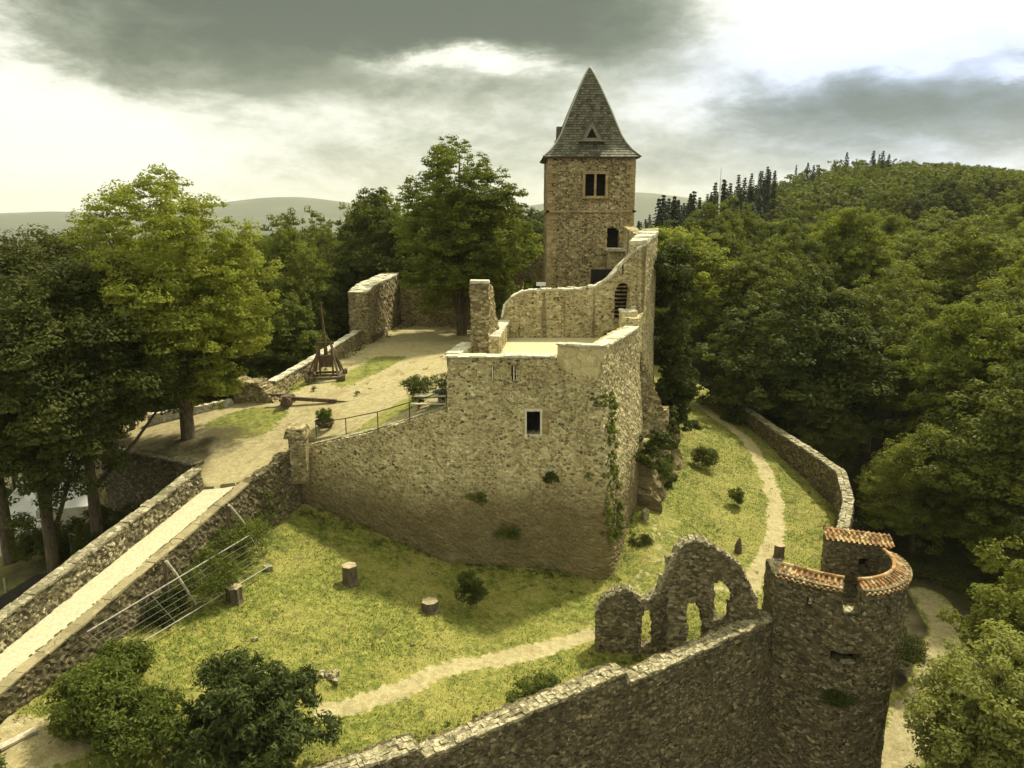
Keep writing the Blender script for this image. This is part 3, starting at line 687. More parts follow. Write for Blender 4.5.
# ---------------------------------------------------------------- the keep
keep = empty('keep_tower', (6.25, 66, 9.0), 'tall square stone keep with steep slate spire roof behind the terrace', 'tower')
def square_ring(cx, cy, h, z0, z1, thick, cell, seed, holes, rough=.03):
    parts = []
    c = [(cx - h, cy - h), (cx + h, cy - h), (cx + h, cy + h), (cx - h, cy + h)]
    for k in range(4): parts.append(rubble([c[k], c[(k + 1) % 4]], thick, z0, z1, cell, 1, holes if k == 0 else (), rough, None, 0, seed + k, smooth_top=True))
    return join(*parts)
TX, TY, HW = 6.32, 66.0, 3.46
kh = [lambda s, z, x, y: (np.abs(x - 6.63) < .88) & (z > 21.25) & (z < 22.95), arch(7.65, 8.6, 17.2, 18.35), lambda s, z, x, y: (np.abs(x - 6.5) < .6) & (z > 13.4) & (z < 14.15)]
V, F = square_ring(TX, TY, HW, 8.5, 20.0, .8, .16, 40, kh); world_obj('shaft', V, F, M['tower'], keep)
V, F = square_ring(TX, TY, HW - .06, 20.1, 24.3, .8, .16, 50, kh); world_obj('upper_storey', V, F, M['tower'], keep)
mb = MB()
for k in range(4):
    a = k * math.pi / 2; r = Matrix.Rotation(a, 3, 'Z'); mb.box(Vector((TX, TY, 20.05)) + r @ Vector((0, -HW, 0)), (2 * HW + .28, .28, .16), r)
mb.build('string_course', M['sand'], keep)
rg = random.Random(5)
for (sx, sy) in ((-1, -1), (1, -1), (-1, 1), (1, 1)):
    mb = MB(); z = 9.0; k = 0
    while z < 24.1:
        hh = rg.uniform(.28, .42); lx, ly = (.75, .4) if k % 2 else (.4, .75); lx *= rg.uniform(.8, 1.15); ly *= rg.uniform(.8, 1.15)
        if True:
            mb.box((TX + sx * (HW + .035 - lx / 2), TY + sy * (HW + .035 - ly / 2), z + hh / 2), (lx, ly, hh - .02), None, .012, rg)
        z += hh; k += 1
    mb.build('quoins', M['sand'], keep)
mb = MB(); Yk = TY - HW + .02
mb.box((5.72, Yk, 22.1), (.2, .35, 1.9)); mb.box((7.54, Yk, 22.1), (.2, .35, 1.9)); mb.box((6.63, Yk, 22.1), (.16, .3, 1.7)); mb.box((6.63, Yk, 23.05), (2.1, .36, .2)); mb.box((6.63, Yk - .03, 21.15), (2.1, .42, .2))
kw = mb.build('window', M['sand'], keep)
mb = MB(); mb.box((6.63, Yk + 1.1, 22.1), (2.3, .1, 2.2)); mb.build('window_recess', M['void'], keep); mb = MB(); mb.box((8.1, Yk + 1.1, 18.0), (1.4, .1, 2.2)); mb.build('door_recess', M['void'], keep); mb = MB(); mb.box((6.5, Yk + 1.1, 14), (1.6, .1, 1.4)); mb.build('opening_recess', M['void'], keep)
# roof: bell-cast pyramid of overlapping slate courses
def roof_uv(name, rings, mat, parent):
    me = bpy.data.meshes.new(name); V = []; F = []; UV = []
    off = parent.location; acc = 0
    for i in range(len(rings) - 1):
        h0, z0 = rings[i]; h1, z1 = rings[i + 1]; ln = math.hypot(h0 - h1, z1 - z0)
        h0 += .045; 
        for k in range(4):
            a = k * math.pi / 2; r = Matrix.Rotation(a, 3, 'Z'); b = len(V)
            for hx, hh, zz in ((-h0, h0, z0), (h0, h0, z0), (h1, h1, z1), (-h1, h1, z1)):
                V.append(Vector((TX, TY, zz)) + r @ Vector((hx, -hh, 0)) - off)
            F.append((b, b + 1, b + 2, b + 3)); UV += [(-h0 + k * 9, acc), (h0 + k * 9, acc), (h1 + k * 9, acc + .2), (-h1 + k * 9, acc + .2)]
            b = len(V)
            for hx, hh, zz in ((-h0, h0, z0), (h0, h0, z0), (h0 - .06, h0 - .06, z0 - .02), (-h0 + .06, h0 - .06, z0 - .02)):
                V.append(Vector((TX, TY, zz)) + r @ Vector((hx, -hh, 0)) - off)
            F.append((b, b + 3, b + 2, b + 1)); UV += [(0, 0)] * 4
        acc += .2
    me.from_pydata([tuple(v) for v in V], [], F); me.materials.append(mat); uv = me.uv_layers.new(name='UVMap')
    for i, q in enumerate(UV): uv.data[i].uv = q
    return link(name, me, parent)
hz = [(3.84, 24.25), (3.18, 24.85), (2.72, 25.45), (2.36, 26.1), (2.02, 26.95), (1.70, 27.8), (1.38, 28.55), (1.02, 29.4), (.62, 30.3), (.08, 31.45)]
zs = np.arange(24.25, 31.3, .2); rings = [(float(np.interp(z, [q[1] for q in hz], [q[0] for q in hz])), float(z)) for z in zs] + [(.08, 31.35)]
roof_uv('roof', rings, M['slate'], keep)
mb = MB(); mb.box((TX, TY, 24.2), (7.5, 7.5, .1)); mb.build('eaves_soffit', M['wood'], keep)
mb = MB()
for (sx, sy) in ((-1, -1), (1, -1), (-1, 1), (1, 1)):
    mb.tube([(TX + sx * (h + .02), TY + sy * (h + .02), z + .03) for h, z in rings[::3]] + [(TX, TY, 31.5)], .07, 5)
mb.build('ridge_capping', M['lead'], keep)
def dormer(rot):
    r = Matrix.Rotation(rot, 3, 'Z'); O = Vector((TX, TY, 0))
    f = lambda x, y, z: O + r @ Vector((x, y, z))
    mb = MB(); w, z0, z1, y0, y1 = (.95, 25.55, 27.1, -3.0, -1.6) if rot == 0 else (.5, 25.75, 26.75, -2.55, -1.7)
    for sx in (-1, 1):
        mb.add([f(sx * (w + .12), y0 - .1, z0 - .12), f(0, y0 - .1, z1 + .14), f(0, y1, z1 + .14), f(sx * (w + .12), y1 - .3, z0 - .12),
                f(sx * (w), y0 - .1, z0 - .2), f(0, y0 - .1, z1 + .02), f(0, y1, z1 + .02), f(sx * w, y1 - .3, z0 - .2)],
               [(0, 1, 2, 3), (4, 7, 6, 5), (0, 4, 5, 1), (0, 3, 7, 4)])
    d = mb.build('dormer', M['slate2'], keep)
    mb = MB(); mb.add([f(-w, y0, z0), f(w, y0, z0), f(0, y0, z1), f(-w * .44, y0, z0 + .18), f(w * .44, y0, z0 + .18), f(0, y0, z0 + .95)], [(0, 1, 4, 3), (1, 2, 5, 4), (2, 0, 3, 5)])
    mb.box(f(0, y0 - .1, z0 - .05), (2 * w + .3, .25, .1), r)
    mb.build('dormer_front', M['lead2'], keep)
    mb = MB(); mb.add([f(-w * .5, y0 + .12, z0 + .1), f(w * .5, y0 + .12, z0 + .1), f(0, y0 + .12, z0 + 1.1)], [(0, 1, 2)]); mb.build('dormer_opening', M['void'], keep)
M['slate2'] = simple('slate dormer', (.04, .038, .028), (.13, .12, .085), 9, .7, .5)
M['lead2'] = simple('dormer boards', (.14, .13, .10), (.26, .24, .18), 7, .7, .3)
dormer(0); dormer(-math.pi / 2)

# ---------------------------------------------------------------- courtyard walls
def wallthing(name, label, cat, path, thick, zb, zt, mat, capmat=None, cell=.18, side=1, rough=.03, ragged=.05, seed=0, holes=(), cap=None, smooth_top=True, batter=None, group=None, round_n=0, caps=1):
    x, y = np.mean([p[0] for p in path]), np.mean([p[1] for p in path])
    z = zb if isinstance(zb, (int, float)) else min(b if not isinstance(b, tuple) else b[1] for b in zb)
    t = empty(name, (x, y, z), label, cat, group)
    V, F = rubble(path, thick, zb, zt, cell, side, holes, rough, batter, ragged, seed, smooth_top, round_n); world_obj('masonry', V, F, mat, t)
    if capmat: coping(path, zt, thick, side, *(cap or (.09, .03, .45)), seed, .01, .06, caps).build('coping', capmat, t)
    return t
wallthing('stone_wall', 'thick tall stone wall end with slanting pale top behind the wooden siege engine', 'wall', [(-12.4, 65.3), (-11.2, 76)], 1.75, 7.5, [(0, 13.2), (2, 13.6), (10.8, 14.0)], M['field'], M['cope'], .2, 1, .05, .08, 61, cap=(.12, .0, .6), caps=3)
wallthing('stone_wall', 'long shaded stone wall closing the courtyard behind the big tree', 'wall', [(-11, 75), (1.5, 72.5), (3.0, 70)], 1.0, 7.5, [(0, 13.2), (9, 12.6), (12, 14.4), (15.5, 16.4)], M['field'], M['copedark'], .22, 1, .05, .15, 62, holes=[lambda s, z, x, y: (x > .9) & (x < 2.5) & (z > 9) & (z < 13.6)])
wallthing('parapet_wall', 'low stone parapet with pale capping running along the courtyard edge past the siege engine', 'wall', [(-15.7, 49.2), (-14.4, 56), (-13.1, 65.2)], .55, 6, [(0, 9.0), (7, 9.45), (16, 9.95)], M['field'], M['cope'], .16, 1, .03, .02, 63, cap=(.08, .04, .7))
wallthing('wall_stub', 'stubby crumbling stone wall end beside the light green tree', 'wall', [(-18.2, 48.2), (-15.3, 47.6)], 1.4, 6.5, lambda s: np.interp(s, [0, 1.5, 1.8, 2.0, 2.2, 2.4, 2.6, 2.8, 3.0], [9.3, 9.3, 9.2, 9.0, 8.8, 8.5, 8.3, 8.0, 7.8]), M['field'], None, .13, 1, .06, .06, 64, smooth_top=False)
wallthing('kerb_wall', 'very low pale kerb of stones under the light green tree', 'wall', [(-23, 46.3), (-18.2, 47.9)], .4, 6.3, [(0, 7.5), (5, 8.1)], M['cope'], None, .16, 1, .04, .03, 65)
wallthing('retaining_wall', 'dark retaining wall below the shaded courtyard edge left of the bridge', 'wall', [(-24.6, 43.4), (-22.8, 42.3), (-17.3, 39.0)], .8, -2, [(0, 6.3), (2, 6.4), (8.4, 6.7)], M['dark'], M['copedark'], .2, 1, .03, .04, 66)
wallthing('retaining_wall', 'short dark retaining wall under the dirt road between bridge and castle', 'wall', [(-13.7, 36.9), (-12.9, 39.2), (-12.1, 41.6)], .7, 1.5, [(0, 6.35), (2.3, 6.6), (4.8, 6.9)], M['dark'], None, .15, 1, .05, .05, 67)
# leaning gate pillar
mb = MB()
b = Vector((-12.0, 41.0, 5.0)); mb.box(b + Vector((0, 0, 1.4)), (.95, .9, 2.9), Matrix.Rotation(RAD(4), 3, 'X'), .09); mb.box(b + Vector((-.02, -.1, 3.05)), (1.05, 1.0, .5), None, .16)
tag(mb.build('gate_pillar', M['field'], bevel=.06), 'squat weathered gate pillar at the left end of the metal handrail', 'pillar')

# ---------------------------------------------------------------- bridge
br = empty('stone_bridge', (-17, 29, 0), 'long stone bridge with bright gravel deck, flat kerb and one parapet', 'bridge')
def zline(y, z1=6.3, y1=36.5, z2=4.2, y2=23.4): return z2 + (z1 - z2) * (y - y2) / (y1 - y2)
LFT = [(-15.65, 36.4), (-18.6, 24.6), (-19.5, 20.6)]; RGT = [(-13.5, 36.9), (-17.3, 22.7), (-17.6, 21.5)]
mb = MB(); ns = 60
def lerp_path(P, t):
    y = P[0][1] + (P[-1][1] - P[0][1]) * t; return np.interp(y, [p[1] for p in P[::-1]], [p[0] for p in P[::-1]]), y
Vd = []; Fd = []
for i in range(ns + 1):
    xl, yl = lerp_path(LFT, i / ns); xr, yr = lerp_path(RGT, i / ns)
    for j in range(7):
        f = j / 6; x, y = xl + (xr - .42 - xl) * f, yl + (yr - yl) * f; z = zline(y) + (-.02 - .05 * (1 - abs(2 * f - 1)) + .0 * j) + .025 * (vnoise(np.array(x * 2), np.array(y * 2), 2) - .5); Vd.append((x, y, float(z)))
for i in range(ns):
    for j in range(6): a = i * 7 + j; Fd.append((a, a + 1, a + 8, a + 7)[::-1])
mb.add(Vd, Fd); mb.build('deck', M['deck'] if 'deck' in M else M.setdefault('deck', simple('pale compacted gravel', (.38, .34, .22), (.54, .50, .36), 9, .95, .6)), br, smooth=True)
dR = math.hypot(RGT[0][0] - RGT[1][0], RGT[0][1] - RGT[1][1])
V, F = rubble(RGT, .6, -1, lambda s: zline(37 - s * .978) + .0, .14, -1, (), .03, None, 0, 71); world_obj('side_wall', V, F, M['dark'], br)
M['kerb'] = stone('bridge kerb', [(0, (.22, .18, .10)), (1, (.36, .31, .18))], (.30, .255, .15), 1.3, 1, (.14, .12, .06), .35, .25, .02)
coping(RGT, lambda s: zline(37 - s * .978) - .01, .44, -1, .08, .03, .9, 72, .004, .01).build('kerb', M['kerb'], br)
V, F = rubble(LFT, .45, -2, lambda s: zline(36.4 - s * .97) + 1.08, .13, -1, (), .035, None, .05, 73); world_obj('parapet', V, F, M['parapet'], br)
coping(LFT, lambda s: zline(36.4 - s * .97) + 1.08, .45, -1, .09, .05, .6, 74, .005, .03).build('parapet_coping', M['copedark'], br)

# ---------------------------------------------------------------- outer ward: curtain wall, round tower, chapel ruin
owp = [(-16, 16.0), (-3.9, 22.75), (4.75, 27.5), (12.3, 32.0)]
od = np.r_[0, np.cumsum(np.hypot(*np.diff(np.array(owp), axis=0).T))]
stp = od[2]
zt_o = lambda s: np.interp(s, [0, 14.2, 14.25, 16.6, 16.65, stp, stp + .05, od[3]], [1.0, 1.1, 1.45, 1.45, 1.15, 1.95, 1.35, 1.6])
zt_o2 = lambda s: np.interp(s, [0, od[1] + .9, od[1] + .95, stp - .1, stp, od[3]], [1.75, 1.65, 1.15, 1.75, 1.15, 1.6])
cw = empty('curtain_wall', (0, 25, -10), 'long dark curtain wall with crumbling pale top along the lawn, running to the round tower', 'wall')
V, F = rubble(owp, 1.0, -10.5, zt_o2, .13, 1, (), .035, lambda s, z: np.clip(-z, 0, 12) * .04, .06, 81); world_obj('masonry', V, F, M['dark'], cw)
coping(owp, lambda s: zt_o2(s) - .02, .75, 1, .13, .0, .24, 82, .0, .16, 3).build('coping', M['copetop'] if 'copetop' in M else M.setdefault('copetop', stone('lichened wall top', [(0, (.14, .12, .07)), (.5, (.29, .25, .15)), (1, (.52, .47, .32))], (.25, .21, .125), 6, 1, (.10, .09, .04), .3, .3, .03)), cw)
# right part of the curtain wall (behind the tower, curving round the grass)
wallthing('curtain_wall', 'curving curtain wall right of the winding path, half lost in tree shade', 'wall', [(18.2, 37.2), (18.5, 40.5), (20.8, 45.0), (21.8, 48.6), (21.7, 53.2), (21.0, 60), (20.2, 68.2)], .65, -8, [(0, 1.3), (3.5, 2.0), (8.5, 2.4), (12, 2.9), (17, 2.8), (24, 2.8), (32, 3)], M['dark'], M['copedark'], .18, -1, .05, .2, 83, cap=(.12, .0, .3), caps=2)  # darker stone and coping put the shade of the trees into the colour
rt = empty('round_tower', (15.1, 33.3, -10), 'dark round corner tower with orange tiled parapet tops and an open slit window', 'tower')
RX, RY = 15.2, 33.35
def ring_pts(a0, a1, r, n=24): return [(RX + r * math.cos(RAD(a0 + (a1 - a0) * i / n)), RY + r * math.sin(RAD(a0 + (a1 - a0) * i / n))) for i in range(n + 1)]
A0, A1 = 205, 372
tower_path = [(12.15, 33.6), (12.0, 31.75)] + [(13.4, 30.75), (14.5, 30.2), (15.1, 30.05)] + ring_pts(278, 368, 3.3, 18)
tp = np.array(tower_path); td = np.r_[0, np.cumsum(np.hypot(*np.diff(tp, axis=0).T))]
def gap(s): return (s > td[3] - .05) & (s < td[4] + .12)
def rt_top(s): return np.where(gap(s), 2.9, 3.85)
def rt_holes(s, z, x, y):
    h = (np.abs(s - td[2] + .15) < .13) & (z > 2.7) & (z < 3.25)
    h |= (np.abs(s - td[8]) < .14) & (z > 2.7) & (z < 3.2)
    h |= (s > td[3] - .45) & (s < td[4] + .45) & (z > .45) & (z < .95)
    return h
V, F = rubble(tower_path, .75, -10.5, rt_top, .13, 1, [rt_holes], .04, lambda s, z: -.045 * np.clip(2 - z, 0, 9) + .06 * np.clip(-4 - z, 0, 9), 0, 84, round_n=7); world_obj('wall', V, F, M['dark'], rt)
V, F = rubble([(18.35, 33.8), (18.2, 35.6), (15.2, 36.2), (11.9, 33.6)], .6, -9, 1.0, .25, 1, (), .04, None, .1, 85); world_obj('rear_wall', V, F, M['dark'], rt)
mb = MB(); pts = [(12.2, 33.4)] + tower_path[2:] + [(18, 35.4), (15.2, 35.9)]; n = len(pts); mb.add([(a + (RX - a) * .12, b + (RY - b) * .12, 1.5) for a, b in pts], [tuple(range(n))]); mb.build('floor', M['ruin'], rt)
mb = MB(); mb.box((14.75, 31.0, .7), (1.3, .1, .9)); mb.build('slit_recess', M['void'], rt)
mb = MB(); mb.box((14.95, 30.32, .47), (.55, .3, .08), None, .02); mb.build('sill', M['copetop'], rt); mb = MB(); mb.box((14.75, 30.42, 2.9), (.5, .5, .08), None, .02); mb.build('sill', M['copetop'], rt)
# rear block with window
V, F = rubble([(15.3, 34.3), (18.3, 34.0)], .6, 1.2, [(0, 4.55), (3, 4.25)], .12, 1, [lambda s, z, x, y: (x > 16.85) & (x < 17.3) & (z > 2.95) & (z < 3.6)], .03, None, 0, 86); world_obj('rear_block', V, F, M['ruin'], rt)
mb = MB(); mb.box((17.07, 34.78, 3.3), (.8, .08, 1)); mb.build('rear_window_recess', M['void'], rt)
def tile_cap(path, z, thick, side, rise=.42, over=.12, bl=.25, seed=0, slope='out'):
    """double-curved clay tiles laid on the wall head, falling outwards"""
    s, x, y, _ = resample(path, .04); rg = random.Random(seed); mb = MB(); q = 0; zf = z if callable(z) else (lambda s: z)
    k = 0
    while q < s[-1] - bl * .5:
        a = np.array([np.interp(q, s, x), np.interp(q, s, y)]); b = np.array([np.interp(q + bl, s, x), np.interp(q + bl, s, y)]); c = (a + b) / 2
        t = (b - a) / max(1e-6, np.hypot(*(b - a))); n = np.array([-t[1], t[0]]) * side; zz = zf(q)
        for row in range(2):
            for hump in (0, 1):
                w = bl * .5; pts = []
                o0 = -over + row * .34; o1 = o0 + .42
                z0 = zz + rise * (o0 + over) / (thick + over) + .02 + (.02 if row == 0 else .05) + rg.uniform(-.01, .01); z1 = zz + rise * (o1 + over) / (thick + over) + .02
                cc = c + t * (w * (hump - .5)); R = w * .52
                nb = 5
                for (o, zq) in ((o0, z0), (o1, z1)):
                    for i in range(nb + 1):
                        an = math.pi * i / nb; hx = -math.cos(an) * R; hz = math.sin(an) * R * (1.0 if hump else -.45)
                        p = cc + n * o + t * hx; pts.append((p[0], p[1], zq + hz + .02))
                mb.add(pts, [(i, i + 1, nb + 2 + i, nb + 1 + i)[::-1] for i in range(nb)])
        q += bl; k += 1
    return mb
def ridge(path, z, mat, parent, off, side):
    s, x, y, _ = resample(path, .36); mb = MB(); pts = []
    for i in range(len(s)):
        j = min(i, len(s) - 2); t = np.array([x[j + 1] - x[j], y[j + 1] - y[j]]); t /= np.hypot(*t); n = np.array([-t[1], t[0]]) * side
        pts.append((x[i] + n[0] * off, y[i] + n[1] * off, z(s[i]) if callable(z) else z))
    for a, b in zip(pts[:-1], pts[1:]): mb.tube([a, tuple(np.array(a) * .04 + np.array(b) * .96), b], [.085, .095, .08], 8)
    return mb.build('ridge_tiles', mat, parent)
def seg(P, s0, s1):
    s, x, y, _ = resample(P, .1); m = (s >= s0) & (s <= s1); return list(zip(x[m], y[m]))
for nm, s0, s1 in (('tile', td[1] + .0, td[3] - .1), ('tile', td[4] + .15, td[-1])):
    P = seg(tower_path, s0, s1); c = tile_cap(P, 3.83, .75, 1, .34, .1, .25, 5).build('tile_capping', M['tile'], rt); ridge(P, 4.24, M['tile'], rt, .68, 1)
    sg = MB(); 
    V, F = rubble(P, .66, 3.8, 4.02, .12, 1, (), .01, None, 0, 88); world_obj('wall_head', V, F, M['ruin'], rt)
P = [(15.2, 34.25), (18.35, 33.95)]
tile_cap(P, lambda s: 4.55 - s * .1, .55, 1, .30, .14, .25, 6).build('tile_capping', M['tile'], rt); ridge(P, lambda s: 4.9 - s * .1, M['tile'], rt, .5, 1)

# chapel ruin: outline measured on its own plane, y = 31.9
YR = 31.9
def xr(px, py): p = PY(px, py, YR); return p[0], p[2]
topo = [xr(*a) for a in [(597, 612), (600, 604), (606, 598), (616, 594), (628, 591), (634, 594), (638, 603), (650, 600), (662, 590), (668, 572), (676, 555), (684, 544), (694, 540), (706, 543), (720, 553), (733, 560), (743, 572), (750, 588), (757, 605), (762, 622)]]
xs0 = topo[0][0]
ztr = lambda s: np.interp(s + xs0, [t[0] for t in topo], [t[1] for t in topo])
def polyhole(pts):
    q = [xr(*a) for a in pts]; return lambda s, z, x, y: inpoly(x, z, q)
rh = [polyhole([(641, 648), (641, 622), (645, 611), (651, 611), (653, 622), (653, 648)]), polyhole([(683, 660), (683, 613), (687, 604), (697, 604), (703, 616), (705, 634), (703, 660)]),
      polyhole([(714, 620), (714, 583), (720, 580), (730, 588), (735, 598), (731, 606), (730, 622)]), polyhole([(716, 660), (718, 632), (724, 628), (738, 634), (744, 660)])]
rw = empty('chapel_ruin', (7.5, YR, -.3), 'free-standing ruined gable wall with two arched gaps and a window hole on the lawn', 'ruin')
V, F = rubble([(xs0, YR), (topo[-1][0] + .1, YR)], .6, -.6, ztr, .095, 1, rh, .045, lambda s, z: .10 * np.clip(1.6 - z, 0, 2), .14, 91, smooth_top=False)
world_obj('masonry', V, F, M['ruin'], rw)
coping([(xs0, YR), (topo[-1][0], YR)], lambda s: ztr(s) - .06, .6, 1, .12, .0, .26, 92, .03, .5, 2).build('wall_top_stones', M['copetop'], rw)
V, F = rubble([(xr(664, 620)[0], YR - 1.3), (xr(664, 620)[0] + .15, YR)], .8, -.5, [(0, .8), (1.3, 3.2)], .12, -1, (), .05, None, .12, 93, smooth_top=False); world_obj('spur', V, F, M['ruin'], rw)
mb = MB(); p = PZ(693, 652, .0); mb.box((p[0], p[1], .15), (.6, .3, .16), Matrix.Rotation(.5, 3, 'Z') @ Matrix.Rotation(.3, 3, 'X'), .03)
tag(mb.build('stone_block', M['cope']), 'pale fallen stone slab in front of the ruined arch', 'stone')

# ---------------------------------------------------------------- foliage
def sphere_dirs(n, rg):
    v = rg.normal(size=(n, 3)); return v / np.linalg.norm(v, axis=1, keepdims=True)
def leaves(centers, dirs, size, rg, aspect=.5, upb=.5, rand=.38):
    """diamond leaf faces (quads folded along nothing) around centers, facing roughly dirs"""
    n = len(centers); nrm = dirs * .8 + rg.normal(size=(n, 3)) * rand + np.array([0, 0, upb]); nrm /= np.linalg.norm(nrm, axis=1, keepdims=True)
    a = rg.normal(size=(n, 3)); u = a - nrm * (a * nrm).sum(1, keepdims=True); u /= np.linalg.norm(u, axis=1, keepdims=True); v = np.cross(nrm, u)
    sz = size * rg.uniform(.6, 1.35, size=(n, 1))
    p = np.stack([centers - u * sz, centers + v * sz * aspect, centers + u * sz, centers - v * sz * aspect], 1).reshape(-1, 3)
    return p, np.arange(4 * n).reshape(n, 4)
def crown_pts(lobes, n, rg, sub=7, fill=.16, squash=.85):
    """points on the shell of cauliflower lobes"""
    L = np.array(lobes); w = L[:, 3] ** 2; sub_c = []; 
    for c in L:
        d = sphere_dirs(sub, rg); d[:, 2] = d[:, 2] * .8 + .25; r = c[3]
        for q in d: sub_c.append((*(c[:3] + q * r * .80), r * rg.uniform(.30, .46)))
    S = np.array(sub_c); w = S[:, 3] ** 2; i = rg.choice(len(S), n, p=w / w.sum()); d = sphere_dirs(n, rg); d[:, 2] = np.abs(d[:, 2]) * .38 + d[:, 2] * .62
    rr = np.where(rg.random(n) < fill, rg.uniform(.2, .8, n), rg.uniform(.82, 1.08, n))
    P = S[i, :3] + d * (S[i, 3] * rr)[:, None] * np.array([1, 1, squash]); return P, d
def ell_lobes(rg, n, R, Hc, zc, rl=(.24, .36), low=-.55, egg=0.0):
    L = []
    d = sphere_dirs(n * 3, rg); d = d[d[:, 2] > low][:n]
    for q in d:
        f = rg.uniform(.62, .92); wz = 1 - egg * max(0, q[2]); L.append((q[0] * R * f * wz, q[1] * R * f * wz, zc + q[2] * Hc * f, R * rg.uniform(*rl) * (1 - .25 * egg * max(0, q[2]))))
    for _ in range(max(3, n // 6)): L.append((*(rg.normal(size=3) * np.array([R, R, Hc]) * .25 + np.array([0, 0, zc])), R * .4))
    return L
def tree_meshes(seed, Ht, R, nl, size, mat, nlobe=26, trunk_r=.25, crown_base=.28, egg=0., rl=(.24, .36), low=-.6, sub=7, sides=8, limb=7, lean=0., wild=0.):
    rg = np.random.default_rng(seed); zc = Ht * (1 + crown_base) / 2; Hc = Ht * (1 - crown_base) / 2
    L = ell_lobes(rg, nlobe, R, Hc * .92, zc, rl, low, egg); P, d = crown_pts(L, nl, rg, sub, *((.45,) if wild else ())); P = P + rg.normal(size=P.shape) * wild; V, F = leaves(P, d, size, rg, .3 if wild else .5, rand=.8 if wild else .38)
    crown = np_mesh('crown', V, F, False, mat)
    mb = MB(); mb.tube([(0, 0, -1.2), (.0, 0, .2), (lean * .3, .05, Ht * .25), (lean, .1, Ht * .55), (lean, 0, Ht * .85)], [trunk_r * 1.5, trunk_r * 1.15, trunk_r * .85, trunk_r * .5, trunk_r * .12], sides)
    for l in sorted(L, key=lambda q: -q[3])[:limb]:
        z0 = Ht * (crown_base * .8 + .25 * rg.random()); q = Vector(l[:3]); mb.tube([(lean * .5, .03, z0), (q * .5 + Vector((0, 0, z0 * .45))), q], [trunk_r * .42, trunk_r * .26, trunk_r * .1], 5)
    me = bpy.data.meshes.new('trunk'); me.from_pydata([tuple(v) for v in mb.v], [], mb.f); me.materials.append(M['bark']); me.polygons.foreach_set('use_smooth', [True] * len(me.polygons))
    return crown, me
def put_tree(name, meshes, x, y, z, label, cat, group=None, s=1., sz=1., rz=0., trunk=True):
    t = empty(name, (x, y, z), label, cat, group, rz); t.scale = (s, s, s * sz)
    link('crown', meshes[0], t)
    if trunk: link('trunk', meshes[1], t)
    return t
def bush_mesh(seed, R, Hh, n, size, mat, nlobe=10, wild=.03):
    rg = np.random.default_rng(seed); L = ell_lobes(rg, nlobe + 8, R, Hh * .45, Hh * .5, (.30, .42), -.8); P, d = crown_pts(L, n, rg, 12, .35); P[:, 2] = np.maximum(P[:, 2], .02)
    P = P + rg.normal(size=P.shape) * wild; V, F = leaves(P, d, size, rg, .36, rand=.8); return np_mesh('foliage', V, F, False, mat)
def put_bush(x, y, z, label, seed=0, R=.6, Hh=.8, n=1600, size=.07, mat='shrub', nlobe=10, name='bush', group=None, me=None):
    t = link(name, me or bush_mesh(seed, R, Hh, n, size, M[mat], nlobe), None, (x, y, z)); return tag(t, label, 'bush', group)
#TREES
# ---- individual trees of the foreground and courtyard
mt = tree_meshes(1, 16.2, 5.6, 100000, .10, M['leaflight'], 130, .36, .02, -.05, (.14, .24), -.85, 8, 10, 14)
put_tree('broadleaf_tree', mt, -18.9, 42.6, 7.1, 'large light yellow-green tree standing on the courtyard edge left of the parapet', 'tree')
mt = tree_meshes(2, 19.0, 6.6, 110000, .125, M['leafchest'], 170, .42, -.06, .30, (.13, .21), -.85, 7, 10, 14)
put_tree('broadleaf_tree', mt, -4.6, 69, 8.9, 'tall full-crowned tree in the courtyard left of the keep', 'tree')
mt = tree_meshes(3, 8.6, 3.3, 30000, .10, M['leafhill'], 40, .2, .12, .5, (.24, .36), -.8)
put_tree('broadleaf_tree', mt, *PY(295, 350, 62)[:2], 2.8, 'smaller rounded tree just outside the low parapet behind the siege engine', 'tree', sz=1.25)
# dark wood by the tents
dk1 = tree_meshes(4, 15, 5.0, 56000, .09, M['leafdark'], 54, .3, .40, .2, (.22, .32), -.6, 9)
dk2 = tree_meshes(5, 16, 4.8, 60000, .09, M['leafdark'], 54, .3, .22, .3, (.22, .32), -.7, 9)
for i, (px, Yv, top, k, lab) in enumerate([(62, 39, 262, 0, 'dark tree with bare lean trunk beside the white tents, nearest the bridge'), (12, 37, 270, 1, 'dark tree at the left picture edge, in front of the wood'), (20, 52, 225, 1, 'dark tree whose round head tops the wood at the far left'),
                                           (75, 52, 232, 0, 'dark tree rising behind the tents, next to the light green tree'), (118, 46, 300, 1, 'dark tree in the shade between the tents and the light green tree'), (-40, 45, 240, 0, 'dark tree half outside the left picture edge')]):
    p = PY(px, top, Yv); gz = H(p[0], p[1]); put_tree('dark_tree', (dk1, dk2)[k], p[0], Yv, gz, lab, 'tree', 'dark trees around the tents', (p[2] - gz) / (15, 16)[k] , 1, i * 1.3)
